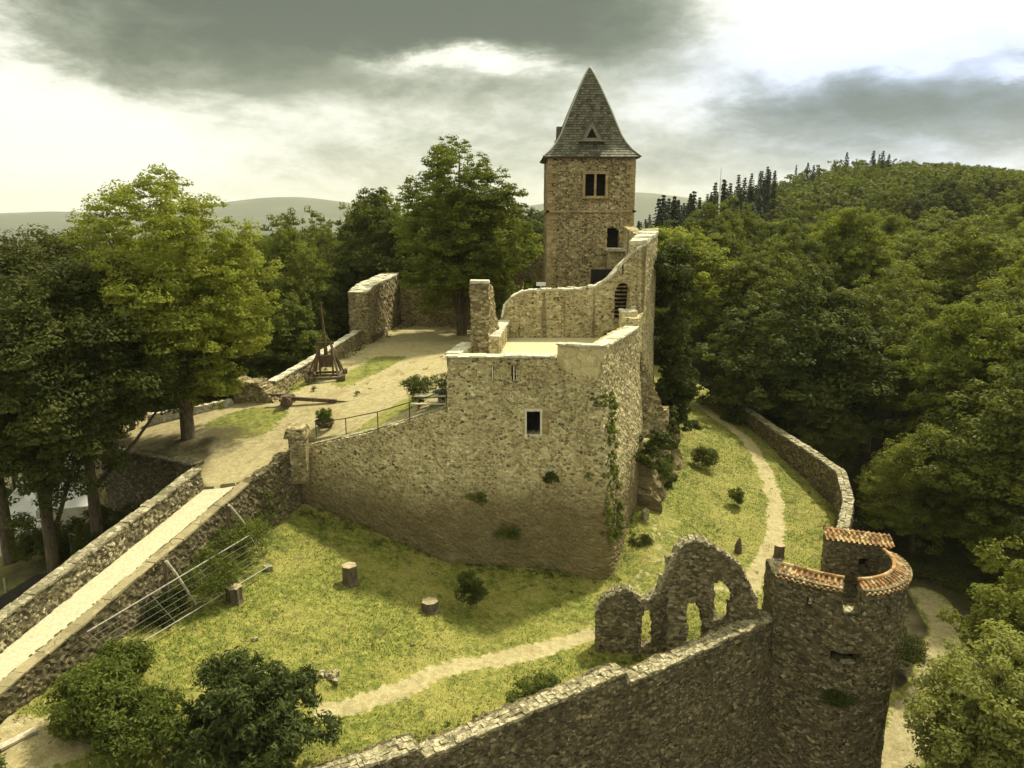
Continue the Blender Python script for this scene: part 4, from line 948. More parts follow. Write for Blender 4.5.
# foreground
nt = tree_meshes(6, 4.6, 2.8, 30000, .125, M['leafdarknear'] if 'leafdarknear' in M else M.setdefault('leafdarknear', mat_leaf('dark glossy foliage', (.024, .036, .010), (.12, .14, .04), .25, 1.5)), 46, .12, -.1, .5, (.16, .30), -1, wild=.07)
put_tree('small_tree', nt, -9.15, 23.6, .3, 'dark leafy small tree at the bottom of the picture beside the lawn path', 'tree', sz=1.0)
for i, (x, y, hh, R, lab) in enumerate([(-14.1, 23.0, 2.5, 1.4, 'mid green shrub in the bottom left corner, close to the pale plank'), (-12.5, 22.2, 2.1, 1.3, 'brownish green shrub between the plank shrub and the dark small tree'), (-14.4, 24.9, 1.9, 1.0, 'leafy shrub against the lower end of the bridge wall'), (-16.6, 19.9, 1.6, .8, 'dark purple-tinged shrub cut off by the bottom left corner')]):
    put_bush(x, y, H(x, y) - .1, lab, 20 + i, R, hh, 12000, .10, 'shrub', 26, 'shrub', me=bush_mesh(20 + i, R, hh, 12000, .10, M['shrub'], 26, .09))
nr = tree_meshes(7, 13, 4.1, 60000, .10, M['leafnear'], 60, .28, .18, .1, (.24, .36), -.8, 8)
put_tree('broadleaf_tree', nr, 21.2, 27.9, -9.4, 'bright pale-leaved tree in the bottom right corner', 'tree', sz=1.0)
nr2 = tree_meshes(8, 13, 4.4, 50000, .115, M['leaf'], 54, .28, .18, .2, (.24, .36), -.8, 8)
put_tree('broadleaf_tree', nr2, 27.8, 35.2, -9.0, 'darker tree above the bright one at the right picture edge, over the dirt road', 'tree', sz=1.1)

# ---- trees leaning over the curtain wall right of the path
dk2b = tree_meshes(9, 14, 5.2, 56000, .095, M['leaf'], 54, .3, .0, .1, (.22, .32), -.9, 9)
for i, (x, y, z, sc_, lab) in enumerate([(26.2, 62.5, -6.5, .8, 'dark tree leaning over the curtain wall where it leaves the sunlit grass'), (31.8, 56, -7, .85, 'dark tree outside the bend of the curtain wall, next to the dirt road'), (23.6, 69, -5.5, .85, 'dark tree over the far end of the curtain wall by the path'), (36.5, 50.5, -7, .9, 'dark tree right of the dirt road bend, behind the round tower'), (35.2, 43.5, -7.5, .72, 'dark tree filling the bank right of the dirt road, above the right edge trees'), (38, 58, -7, 1.0, 'dark tree in the deep shade behind the bend of the dirt road')]):
    put_tree('dark_tree', (dk2, dk2b)[i % 2], x, y, z, lab, 'tree', None, sc_, 1, i * 2.1)
# ---- forest
B = [tree_meshes(30 + i, 15, 5.4, 12000, .24, M['leafhill'] if i < 3 else M['leaf'] if i < 5 else M['leafdark'], 46, .25, .10, .15, (.19, .28), -.7, 6, 6, 4) for i in range(6)]
Bn = [tree_meshes(40 + i, 15, 5.8, 66000, .13, M['leafhill'] if i < 1 else M['leaf'] if i < 3 else M['leafchest'], 110, .28, .04, (.0, .2, .35, .1)[i], (.15, .23), -.8, 7, 6, 5) for i in range(4)]
def conifer_meshes(seed, Ht=17, R=3.4, tiers=26):
    rg = np.random.default_rng(seed); P = []; D = []
    for t in range(tiers):
        z = Ht * (.12 + .86 * t / tiers); r = R * (1 - t / tiers) ** .85 + .1; nb = int(9 + 10 * (1 - t / tiers))
        for k in range(nb):
            a = rg.uniform(0, 6.283); rr = r * rg.uniform(.75, 1.1); m = 9
            f = np.linspace(.15, 1, m)[:, None]; P.append(np.concatenate([math.cos(a) * rr * f, math.sin(a) * rr * f, z - .35 * rr * f ** 1.6 + 0 * f], 1) + rg.normal(size=(m, 3)) * .08)
            D.append(np.tile([math.cos(a) * .3, math.sin(a) * .3, .9], (m, 1)))
    P = np.concatenate(P); D = np.concatenate(D); V, F = leaves(P, D, .26, rg, .5, .2, .4); crown = np_mesh('crown', V, F, False, M['conifer'])
    mb = MB(); mb.tube([(0, 0, -1), (0, 0, Ht * .5), (0, 0, Ht)], [.22, .14, .03], 6); me = bpy.data.meshes.new('trunk'); me.from_pydata([tuple(v) for v in mb.v], [], mb.f); me.materials.append(M['bark'])
    return crown, me
CN = [conifer_meshes(60 + i) for i in range(3)]
rg = np.random.default_rng(77)
ORD = ['first', 'second', 'third', 'fourth', 'fifth', 'sixth', 'seventh', 'eighth', 'ninth', 'tenth', 'eleventh', 'twelfth', 'thirteenth', 'fourteenth', 'fifteenth', 'sixteenth', 'seventeenth', 'eighteenth', 'nineteenth', 'twentieth'] + ['twenty-' + q for q in ('first', 'second', 'third', 'fourth', 'fifth', 'sixth', 'seventh', 'eighth', 'ninth')] + ['thirtieth']
def proj(x, y, z):
    dz = z - CAMZ; dep = y * cP - dz * sP; return 512 + FPX * x / dep, 384 - FPX * (y * sP + dz * cP) / dep, dep
castle_clear = [(-27, 30), (-27, 50), (-15.5, 64), (-14, 78), (12.5, 78), (20, 84), (23, 70), (24.5, 50), (20.5, 38), (14, 10), (-30, 5)]
def forest_points():
    pts = []; occ = {}
    def ok(x, y, r):
        c = 12; ix, iy = int(x // c), int(y // c)
        for a in (-1, 0, 1):
            for b in (-1, 0, 1):
                for (u, v, w) in occ.get((ix + a, iy + b), []):
                    if math.hypot(u - x, v - y) < (r + w) * .5: return False
        return True
    for _ in range(60000):
        dist = 30 * (30 ** rg.random()) if rg.random() < .6 else rg.uniform(40, 560); a = rg.uniform(-42, 42) * math.pi / 180
        x, y = dist * math.sin(a), dist * math.cos(a)
        if y < 28 or y > 620: continue
        r = rg.uniform(6.0, 8.6) * (1.0 + .40 * (1 - sst(dist, 70, 150)) * (x > 10)) * (1 + .5 * (1 - sst(dist, 40, 75)) * (x > 10) * 0)
        if not ok(x, y, r): continue
        pts.append((x, y, r)); occ.setdefault((int(x // 12), int(y // 12)), []).append((x, y, r))
    P = np.array(pts); x, y, r = P.T
    keep_ = ~inpoly(x, y, castle_clear) & (segd(x, y, ROAD) > 2.9 + 0 * x)
    keep_ &= segd(x, y, castle_clear + castle_clear[:1]) > 1.8
    keep_ &= ~((x < -17) & (y < 58) )                      # tents and dark wood are placed by hand
    keep_ &= ~((x > 12) & (x < 24) & (y < 45)); keep_ &= ~((segd(x, y, [(20.8, 45), (21.8, 48.6), (21.7, 53.2)]) < 9) & (y < 60))
    keep_ &= ~((x > 22) & (x < 29.5) & (y < 42))
    keep_ &= ~((x > -55) & (x < -19) & (y > 95) & False)
    P = P[keep_]; z = height(P[:, 0], P[:, 1]); return P, z
FP, FZ = forest_points()
hts = rg.uniform(12.5, 17.5, len(FP)) * (1 + .38 * (1 - sst(np.hypot(FP[:, 0], FP[:, 1]), 75, 150)) * (FP[:, 0] > 10)); 
# skyline kept to what the photo shows: trees behind the courtyard reach it, nothing pokes above it
px, py_, dep = proj(FP[:, 0], FP[:, 1], FZ + hts)
lim = np.interp(px, [-50, 60, 120, 200, 232, 262, 300, 350, 380, 430, 520, 560, 600, 636, 660, 700, 760, 800, 870, 960, 1024, 1100], [215, 225, 215, 215, 234, 212, 205, 190, 180, 185, 200, 205, 215, 236, 222, 200, 176, 160, 160, 164, 171, 175])
leftw = px < 545
target = lim + np.where(leftw, rg.uniform(0, 1, len(FP)) ** 2.6 * 70 * np.clip(110 / dep, .3, 1), 0)
want = (lambda t: hts + (py_ - t) * dep / FPX)(target)
hts = np.where(leftw, np.clip(want, 6, 28), np.minimum(hts, want))
okh = (hts > 7.5) & ~(leftw & (dep > 175)) 
FP, FZ, hts = FP[okh], FZ[okh], hts[okh]
px, py_, dep = proj(FP[:, 0], FP[:, 1], FZ + hts)
vis = (px > -60) & (px < 1084) & (dep > 0)
conif = ((px > 636) & (px < 775) & (FP[:, 1] > 150) & (py_ < 238)) & (rg.random(len(FP)) < .8)
conif |= (FP[:, 1] > 270) & (px > 795) & (px < 890) & (py_ < 172) & (rg.random(len(FP)) < .22)
size_px = np.where(vis, 5.2 * FPX / dep, 0)
order = np.argsort(-size_px); chosen = []; far_list = []; nB = nC = 0
for i in order:
    if not vis[i]: continue
    if (conif[i] and nC >= 90) or (not conif[i] and nB >= 280): far_list.append(i); continue
    nC += bool(conif[i]); nB += not conif[i]; chosen.append(i)
def place_words(i):
    d = dep[i]; q = px[i]
    if conif[i]: return 'conifer', ('on the hill crest' if py_[i] < 172 else 'on the upper slope' if py_[i] < 192 else 'on the middle slope' if py_[i] < 207 else 'on the lower slope') + ' of the hill'
    if q < 235: return 'crown', ('low row' if d < 85 else 'middle row' if d < 120 else 'back row') + ' of the far left wood'
    if q < 545: return 'crown', ('front row' if d < 88 else 'middle row' if d < 115 else 'rear row' if d < 145 else 'last row') + ' behind the courtyard'
    side = 'left part' if q < 760 else 'middle' if q < 900 else 'right part'
    z = 'roadside trees' if d < 72 else 'near wood' if d < 100 else 'hill foot wood' if d < 145 else 'lowest hill flank' if d < 195 else 'lower hill flank' if d < 240 else 'upper hill flank' if d < 290 else 'hill crest'
    return 'crown', side + ' of ' + z
zones = {}
for i in chosen: zones.setdefault(place_words(i), []).append(i)
for (kind, where), ids in zones.items():
    ids.sort(key=lambda i: px[i])
    for k, i in enumerate(ids):
        con = kind == 'conifer'; x, y = FP[i, 0], FP[i, 1]
        fromleft = k < len(ids) - k; od_ = ORD[min(k if fromleft else len(ids) - 1 - k, 29)]
        lab = od_ + ' green crown from the ' + ('left' if fromleft else 'right') + ', ' + where
        if con: lab = od_ + ' dark conifer from the ' + ('left ' if fromleft else 'right ') + where
        if con:
            ms = CN[rg.integers(3)]; s = (hts[i] + 3.0 + 2.5 * rg.random() + (1.5 if px[i] < 775 else 0)) / 17; put_tree('conifer', ms, x, y, FZ[i] - .3, lab, 'tree', 'conifers on the wooded hill', s * .92, 1.1, rg.uniform(0, 6), trunk=dep[i] < 120)
        else:
            near = dep[i] < 140; ms = Bn[rg.integers(4)] if near else B[rg.integers(6)]; s = FP[i, 2] / 7.2; sz = hts[i] / 15 / s
            put_tree('broadleaf_tree', ms, x, y, FZ[i] - .3, lab, 'tree', 'trees of the wood behind the courtyard' if px[i] < 545 else 'trees of the wood by the road and on the hill', s, sz, rg.uniform(0, 6), trunk=dep[i] < 120)
# the rest of the hill forest: one mass
Vs, Fs, bb = [], [], 0
for i in far_list + [j for j in range(len(FP)) if not vis[j] and dep[j] > 60 and px[j] > -300 and px[j] < 1350 and rg.random() < .6]:
    g2 = np.random.default_rng(1000 + int(i)); h = hts[i]; R = FP[i, 2] * .66
    if conif[i]:
        n = 260; f = g2.random(n) ** .7; a = g2.uniform(0, 6.283, n); rr = (1 - f) * 2.4 * g2.uniform(.7, 1.1, n); P = np.stack([np.cos(a) * rr, np.sin(a) * rr, f * (h + 3)], 1); d = np.stack([np.cos(a) * .5, np.sin(a) * .5, .7 + 0 * a], 1); sz = .4
    else:
        L = ell_lobes(g2, 9, R, h * .40, h * .58, (.34, .48), -.2); P, d = crown_pts(L, 420, g2, 5, .05); sz = .5
    V, F = leaves(P + np.array([FP[i, 0], FP[i, 1], FZ[i] - .3]), d, sz, g2, .7); Vs.append(V); Fs.append(F + bb); bb += len(V)
if Vs:
    far = world_obj('hill_forest', np.concatenate(Vs), np.concatenate(Fs), M['leafhill'], None, (150, 300, 0)); tag(far, 'unbroken mass of far tree crowns covering the upper wooded hill', 'forest', kind='stuff')
print('forest', nB, nC, len(far_list), bb // 4)

# ---- ivy on the castle, wall plants
def ivy(name, pts, n, size, seed, label, mat='ivy'):
    g = np.random.default_rng(seed); P, d = crown_pts(pts, n, g, 7, .1, 1.0); V, F = leaves(P, d, size, g, .7, .1)
    return tag(world_obj(name, V, F, M[mat]), label, 'ivy')
L = []; g = random.Random(3); g_iv = random.Random(4)
for k in range(60):
    y = g.uniform(53.5, 61); zt = 17.5 - abs(y - 56) * .3; z = g.uniform(3.5, zt); w = 1.0 + 1.2 * math.sin(max(0, min(1, (zt - z) / 13)) * math.pi * .75); x = float(np.interp(y, [50, 54, 58, 64], [8.9, 10.3, 11.1, 11.5])); L.append((x + w * .7 + g.uniform(-.3, .6), y, z, .9 + .5 * g.random()))
ivy('ivy', L, 34000, .12, 5, 'thick ivy curtain hanging over the right side wall of the castle')
L = []
for k in range(150):
    z = 2.2 + 8.6 * g.random() ** 1.3; t = g.random(); L.append((4.85 + .95 * t - .02 * z + (10 - z) * .05 - .9 * (g.random() < .3) * g.random(), 39.25 - (10 - z) * .09 + t * 1.7, z, .16 + .20 * g.random()))
ivy('climbing_plant', L, 16000, .07, 6, 'thin green creeper climbing the rounded front corner of the castle', 'shrub')
for i, (px_, py_q, R, lab) in enumerate([(476, 500, .42, 'small leafy plant growing from the front wall, leftmost of the three'), (508, 532, .5, 'spreading leafy plant growing low on the front wall, the lowest of the three'), (550, 479, .34, 'small dark plant growing on the front wall below the window')]):
    z = PY(px_, py_q, 39.2)[2]; xw = PY(px_, py_q, 39.2)[0]; yw = 39.95 - (10.5 - z) * .115 - .1
    R *= 1.4; put_bush(xw, yw, z - R * .6, lab, 60 + i, R, R * 1.4, 1800, .055, 'ivy' if i == 2 else 'shrub', 7, 'wall_plant', 'plants growing on the front wall')
for i, (px_, py_q, z, R, hh, mat, lab) in enumerate([(470, 606, 1, .55, 1.5, 'leafdark', 'dark upright bush at the foot of the front wall'), (533, 706, .3, .8, .95, 'shrub', 'round flowering bush on the lawn close to the curtain wall'),
        (705, 468, 1.5, .75, 1.2, 'leafdark', 'dark dense bush beside the castle side wall, larger of the two near the path bend'), (736, 506, 1.2, .38, 1.1, 'shrub', 'small narrow bush beside the winding path'), (692, 432, 2.2, .55, .8, 'leafdark', 'dark low bush farthest up the path'),
        (431, 403, 9.1, 1.05, 1.35, 'ivy', 'round green bush beside the courtyard bench'), (655, 480, 3.0, .9, 1.1, 'shrub', 'light green bush on the rock at the foot of the side wall'), (640, 545, 1.2, .5, .5, 'ivy', 'low weeds at the corner of the rock foot'),
        (252, 522, 3.5, 1.1, 1.9, 'shrub', 'weedy bush behind the upper brace of the trellis fence'), (240, 562, 3.0, 1.25, 1.7, 'shrub', 'bushy weeds inside the trellis fence by its right end'), (208, 592, 3.0, 1.1, 1.5, 'shrub', 'bushy weeds in the middle of the trellis fence'),
        (165, 620, 2.9, .7, .8, 'ivy', 'low dark weeds inside the trellis fence by its left end'), (285, 480, 3.9, .6, .8, 'shrub', 'pale weeds where the castle wall meets the road wall'), (895, 668, -7, 1.2, 1.8, 'leafdark', 'dark bush at the outer foot of the round tower'), (838, 705, -6, .5, .6, 'ivy', 'small plant growing out of the round tower wall'),
        (300, 455, 5.6, .5, .7, 'ivy', 'ivy tuft below the gate pillar')]):
    p = PZ(px_, py_q, z); zz = z - .1
    if 'growing out of' in lab: p = PY(px_, py_q, 30.25); zz = p[2]
    R *= 1.35; hh *= 1.3; put_bush(p[0], p[1], zz, lab, 80 + i, R, hh, int(5200 * R) + 1500, .06, mat, 14, 'bush')
for i, (px_, py_q, Yv, R, hh, lab) in enumerate([(40, 540, 44, 1.7, 2.6, 'dark bush in front of the partly hidden tent'), (66, 528, 42, 1.6, 2.4, 'dark bush between the two lean trunks below the pointed tent'), (112, 505, 41, 1.7, 4.2, 'tall dark bush climbing the end of the shaded retaining wall'),
        (104, 535, 37.5, 1.5, 2.6, 'dark bush just over the bridge parapet, right of the hut roof'), (10, 500, 50, 2.2, 4.0, 'dark bush above the white tents at the left edge'), (125, 470, 44, 1.5, 3.2, 'dark bush at the top of the shaded retaining wall')]):
    p = PY(px_, py_q, Yv); put_bush(p[0], p[1], max(H(p[0], p[1]) - .1, p[2] - hh * .9), lab, 160 + i, R, hh, 9000, .09, 'leafdark', 20, 'bush')
g = np.random.default_rng(41); n = 60000; bx = g.uniform(24, 46, n); by = g.uniform(36, 66, n); ok = (segd(bx, by, ROAD) > 2.0 + .8 * fbm(bx / 2, by / 2, 3)) & ~inpoly(bx, by, castle_clear); bx, by = bx[ok], by[ok]; bz = height(bx, by) + g.random(len(bx)) * 1.4 * fbm(bx / 1.6, by / 1.6, 6) ** 1.5
V, F = leaves(np.stack([bx, by, bz], 1), np.tile([0, -.2, .7], (len(bx), 1)), .12, g, .5)
tag(world_obj('undergrowth', V, F, M['leafdark']), 'dark undergrowth on the bank right of the dirt road', 'undergrowth', kind='stuff')
L = []
for k in range(40):
    t_ = g_iv.random(); x = 8.3 + 4.2 * t_; y = 44.6 + 14 * t_; L.append((x + g_iv.uniform(-.3, .9), y + g_iv.uniform(-.8, .8), g_iv.uniform(2.2, 6.2), .35 + .5 * g_iv.random()))
ivy('ivy', L, 13000, .10, 7, 'ragged ivy and weeds covering the rock at the foot of the side wall')
# reeds and brambles in the moat foot, below the curtain wall
g = np.random.default_rng(9); n = 9000; s_ = g.random(n); bx = 4 + 9 * s_ + g.normal(size=n) * 1.2; by = 25.2 + 4.6 * s_ + g.normal(size=n) * .9; bz = height(bx, by) + g.random(n) * 2.6 * np.exp(-((s_ - .6) / .35) ** 2)
V, F = leaves(np.stack([bx, by, bz], 1), np.tile([0, -.4, .6], (n, 1)), .11, g, .35)
tag(world_obj('brambles', V, F, M['leafdark']), 'dark tangle of brambles at the outer foot of the curtain wall', 'undergrowth', kind='stuff')
# grass blades
def grass():
    g = np.random.default_rng(12); n = 300000; x = g.uniform(-17, 23, n); y = 17 + 52 * g.random(n) ** 1.3; 
    a = inpoly(x, y, LAWN) & ~inpoly(x, y, PLAT); pm = path_masks(x, y); a &= (pm + .35 * g.random(n) < .55)
    b = inpoly(x, y, PLAT) & False
    x, y = x[a], y[a]; z = height(x, y); n = len(x); h = g.uniform(.03, .09, n) * (.5 + fbm(x / 2, y / 2, 44)); an = g.uniform(0, 6.283, n); w = .015 + .02 * g.random(n)
    dx, dy = np.cos(an) * w, np.sin(an) * w; lx, ly = g.normal(size=n) * .05, g.normal(size=n) * .05
    V = np.stack([np.stack([x - dx, y - dy, z - .02], 1), np.stack([x + dx, y + dy, z - .02], 1), np.stack([x + lx, y + ly, z + h], 1)], 1).reshape(-1, 3)
    m, N, b_, out = new_mat('grass blades'); P = N.node('ShaderNodeNewGeometry').outputs['Position']
    f1, _ = N.noise(P, .35, 5, .6); f2, _ = N.noise(P, 3.5, 6, .68); c = N.ramp(f2, [(.30, (.055, .074, .011)), (.5, (.15, .162, .027)), (.68, (.28, .255, .066))]); c = N.mix(N.m('MULTIPLY', N.sstep(f1, .42, .62), .55), c, (.285, .255, .072)); N.l.new(c, b_.inputs['Base Color'])
    tag(world_obj('grass', V, np.arange(len(V)).reshape(-1, 3), m, None, (0, 30, 0)), 'short yellow-green grass covering the castle lawn', 'grass', kind='stuff')
grass()

# weeds growing along the foot of the walls
def weeds():
    g = np.random.default_rng(31); lines = [([(-12.0, 40.6), (-8, 39.9), (-3.5, 39.2), (3.6, 38.4)], .5, 260), ([(4.9, 38.4), (7.0, 43.5), (8.2, 46)], .6, 90), ([(4.0, 31.3), (11, 31.3)], .35, 70), ([(4.0, 32.8), (11, 32.8)], .3, 50),
             ([(-4, 24.2), (4.3, 28.9), (11.7, 33.0)], .35, 130), ([(-13.2, 37), (-15.6, 28), (-16.8, 23)], .5, 150), ([(18.3, 39), (21.0, 46), (21.9, 51)], .5, 90), ([(-15, 50), (-13.6, 58), (-12.5, 64)], .3, 60), ([(-12, 66), (-10.8, 74), (-2, 72.4)], .3, 50)]
    C = []; D = []
    for pl, w, n in lines:
        p = np.array(pl); d = np.r_[0, np.cumsum(np.hypot(*np.diff(p, axis=0).T))]; t = g.random(n) * d[-1]
        x = np.interp(t, d, p[:, 0]) + g.normal(size=n) * w; y = np.interp(t, d, p[:, 1]) + g.normal(size=n) * w
        for a, b in zip(x, y):
            m = g.integers(14, 44); hh = g.uniform(.12, .5); q = g.normal(size=(m, 3)) * np.array([hh * .4, hh * .4, 0]); q[:, 2] = g.random(m) * hh * np.exp(-(q[:, 0] ** 2 + q[:, 1] ** 2) / (hh * .5) ** 2)
            C.append(np.array([a, b, 0]) + q); D.append(np.tile([0, 0, .6], (m, 1)))
    for _ in range(330):                                      # scattered clumps on the lawn
        a, b = g.uniform(-15, 21), g.uniform(24, 60); m = g.integers(8, 22); hh = g.uniform(.06, .18); q = g.normal(size=(m, 3)) * np.array([hh, hh, 0]); q[:, 2] = g.random(m) * hh; C.append(np.array([a, b, 0]) + q); D.append(np.tile([0, 0, .6], (m, 1)))
    C = np.concatenate(C); D = np.concatenate(D); ok = inpoly(C[:, 0], C[:, 1], LAWN) | (inpoly(C[:, 0], C[:, 1], PLAT) & (C[:, 1] > 49)); ok &= ~(inpoly(C[:, 0], C[:, 1], PLAT) & (C[:, 1] < 49)); C = C[ok]; D = D[ok]
    C[:, 2] += height(C[:, 0], C[:, 1]) + .02; V, F = leaves(C, D, .055, g, .35, rand=.9)
    tag(world_obj('weeds', V, F, M['shrub'], None, (0, 30, 0)), 'weeds and rough growth scattered over the lawn and along wall feet', 'weeds', kind='stuff')
weeds()
# ---------------------------------------------------------------- small objects
def stump(px_, py_q, z, r, h, lab, seed, cut=True):
    p = PZ(px_, py_q, z); gz = H(p[0], p[1]); t = empty('tree_stump', (p[0], p[1], gz), lab, 'stump', 'stumps on the lawn'); rgx = random.Random(seed); mb = MB(); n = 14
    rad = [[r * (1.25 if k == 0 else 1) * (1 + .12 * math.sin(a * 3 + seed) + rgx.uniform(-.05, .05)) for a in range(n)] for k in range(4)]
    V = []
    for k, f in enumerate((-.1, .15, .6, 1)):
        for a in range(n): an = 2 * math.pi * a / n; V.append((math.cos(an) * rad[k][a], math.sin(an) * rad[k][a], h * f))
    F = [(k * n + a, k * n + (a + 1) % n, (k + 1) * n + (a + 1) % n, (k + 1) * n + a) for k in range(3) for a in range(n)]
    mb.add(V, F); mb.build('bark', M['bark'], t, local=True)
    mb = MB(); mb.add([(v[0] * 1.0, v[1] * 1.0, h + .005) for v in V[-n:]], [tuple(range(n))]); mb.build('cut_face', M['cutwood'], t, local=True)
stump(350, 582, 2.0, .36, .95, 'upright cut tree stump in the middle of the lawn', 1); stump(430, 611, 1.0, .38, .5, 'low tree stump on the lawn below the front wall', 2)
stump(235, 598, 2.8, .34, .7, 'tree stump with pale cut top by the trellis fence', 3); stump(779, 556, .4, .3, .75, 'dark tree stump beside the path near the round tower', 4)
stump(790, 573, .3, .28, .35, 'very low dark stump just behind the round tower parapet', 5)
mb = MB(); p = PZ(738, 553, .4); gz = H(p[0], p[1]); mb.tube([(p[0], p[1], gz - .1), (p[0], p[1], gz + .5), (p[0] + .05, p[1], gz + .95)], [.24, .2, .03], 7); tag(mb.build('broken_stump', M['bark']), 'pointed broken stump on the grass behind the chapel ruin', 'stump')
for i, (px_, py_q) in enumerate([(289, 686), (302, 684), (314, 690)]):
    p = PZ(px_, py_q + 14, 1.3); gz = H(p[0], p[1]); mb = MB(); hh = (.95, 1.2, .9)[i]; mb.tube([(p[0], p[1], gz - .1), (p[0], p[1], gz + hh * .5), (p[0] + .04, p[1], gz + hh)], [.13, .11, .02], 7)
    tag(mb.build('wooden_stake', M['bark']), ('short pointed stake, left one of the three above the dark small tree', 'tallest pointed stake, middle of the three above the dark small tree', 'pointed stake, right one of the three above the dark small tree')[i], 'stake', 'pointed stakes by the lawn path')
rgs = random.Random(8)
p = PZ(327, 674, 1.6); mb = MB()
for k in range(14): mb.box((p[0] + rgs.uniform(-.45, .45), p[1] + rgs.uniform(-.35, .35), H(p[0], p[1]) + rgs.uniform(0, .12)), (rgs.uniform(.1, .25),) * 3, Matrix.Rotation(rgs.uniform(0, 3), 3, 'Z') @ Matrix.Rotation(rgs.uniform(-.5, .5), 3, 'X'), .03, rgs)
tag(mb.build('stone_pile', M['copetop']), 'small heap of pale stones on the lawn by the path', 'stones')
# loose stones on the lawn
mb = MB(); 
for (px_, py_q, z, s, lab) in [(255, 640, 2.2, .18, 'pale loose stone at the lower edge of the trellis fence'), (413, 650, .8, .14, 'small pale stone on the lawn under the low stump'), (268, 570, 2.8, .3, 'flat pale stone at the right end of the trellis fence'), (645, 520, 1.9, .42, 'pale pointed stone leaning on the rock foot of the castle'), (640, 690, .3, .15, 'small stone on the lawn by the curtain wall')]:
    p = PZ(px_, py_q, z); mb = MB(); mb.box((p[0], p[1], H(p[0], p[1]) + s * .35), (s * 1.3, s, s * (2 if 'pointed' in lab else .8)), Matrix.Rotation(.6, 3, 'Z'), s * .18); tag(mb.build('loose_stone', M['copetop'], bevel=s * .12), lab, 'stone')
# pale plank bottom left
mb = MB(); a = Vector(PZ(-6, 752, 3.05)); b = Vector(PZ(36, 729, 3.05)); a.z = H(a.x, a.y) + .08; b.z = H(b.x, b.y) + .08; mb.beam(a, b, .28, .1, .01); tag(mb.build('plank', M['palewood']), 'pale timber plank lying on the ground in the bottom left corner', 'plank')

# handrail with posts
hr = [(318, 437, 7.0), (345, 433, 7.4), (376, 426, 8.1), (408, 417, 8.8)]
P3 = [Vector(PZ(a, b, z)) for a, b, z in [(315, 441, 7.1), (345, 437, 7.5), (377, 431, 8.2), (409, 422, 8.9), (446, 410, 9.6)]]
hrl = empty('handrail', P3[0], 'thin dark metal handrail on posts along the top of the sloping castle wall', 'railing')
tops = [p + Vector((0, .35, 1.0)) for p in P3]; base = [p + Vector((0, .35, -.1)) for p in P3]
mb = MB(); mb.tube(tops, .03, 6); mb.build('rail', M['metal'], hrl)
for a, b in zip(base, tops): mb = MB(); mb.tube([a, b], .032, 6); mb.build('post', M['metal'], hrl)
# bench and table
bx, by, bz = -4.55, 41.9, H(-4.55, 41.9)
t = empty('picnic_table', (bx, by, bz), 'pale wooden picnic table with bench against the castle corner', 'table'); rt_ = Matrix.Rotation(RAD(3), 3, 'Z')
mb = MB()
for k in range(3): mb.box((bx, by + k * .24, bz + .74), (2.0, .22, .05))
mb.build('tabletop', M['palewood'], t)
mb = MB(); mb.box((bx - .1, by - .55, bz + .43), (2.0, .26, .05)); mb.build('seat', M['palewood'], t)
mb = MB(); mb.box((bx + .1, by + 1.05, bz + .43), (2.0, .26, .05)); mb.build('seat', M['palewood'], t)
for sx in (-.75, .75): mb = MB(); mb.box((bx + sx, by - .1, bz + .36), (.08, .1, .72)); mb.box((bx + sx, by + .6, bz + .36), (.08, .1, .72)); mb.box((bx + sx, by + .25, bz + .38), (.07, 1.7, .08)); mb.build('leg', M['wood'], t)
mb = MB(); mb.box((-3.95, 43.3, H(-3.95, 43.3) + .35), (.7, .8, .7), None, .03); mb.box((-3.95, 43.3, H(-3.95, 43.3) + .75), (.9, 1.0, .12), None, .02); tag(mb.build('stone_box', M['cope'], bevel=.03), 'pale capped stone box between the round bush and the castle corner', 'box')
# planter with plant
p = PZ(325, 424, 7.75); gz = H(p[0], p[1]); t = empty('planter', (p[0], p[1], gz), 'stone planter tub with a spiky plant behind the handrail', 'planter')
mb = MB(); n = 14; prof = [(.3, 0), (.5, .2), (.6, .42), (.55, .42), (.5, .3)]; V = [(math.cos(2 * math.pi * a / n) * r, math.sin(2 * math.pi * a / n) * r, z) for r, z in prof for a in range(n)]
mb.add(V, [(k * n + a, k * n + (a + 1) % n, (k + 1) * n + (a + 1) % n, (k + 1) * n + a) for k in range(4) for a in range(n)]); mb.build('tub', M['dark'], t, local=True, smooth=True)
me = bush_mesh(120, .5, .8, 900, .1, M['shrub'], 6); o = link('plant', me, t, (0, 0, .35))

# trebuchet
p = PZ(327, 378, 8.5); gz = H(p[0], p[1]); t = empty('trebuchet', (p[0], p[1], gz), 'wooden trebuchet siege engine with upright throwing arm on the courtyard gravel', 'siege engine', rz=RAD(8))
W = .95; Lh = 1.3
mb = MB()
for sx in (-1, 1): mb.beam((sx * W, -Lh, .22), (sx * W, Lh, .22), .2, .22)
for y_ in (-Lh * .85, 0, Lh * .85): mb.beam((-W - .35, y_, .2), (W + .35, y_, .2), .18, .16)
mb.build('base_frame', M['wood'], t, local=True)
for sx in (-1, 1):
    mb = MB(); mb.beam((sx * W * .95, -Lh * .8, .3), (sx * .38, 0, 2.5), .12, .12); mb.beam((sx * W * .95, Lh * .8, .3), (sx * .38, 0, 2.5), .12, .12); mb.beam((sx * (W + .35), 0, .25), (sx * .4, 0, 2.2), .1, .1); mb.beam((sx * .45, 0, .2), (sx * .42, 0, 2.6), .12, .12); mb.build('side_frame', M['wood'], t, local=True)
mb = MB(); mb.tube([(-.6, 0, 2.5), (.6, 0, 2.5)], .07, 8); mb.build('axle', M['iron'], t, local=True)
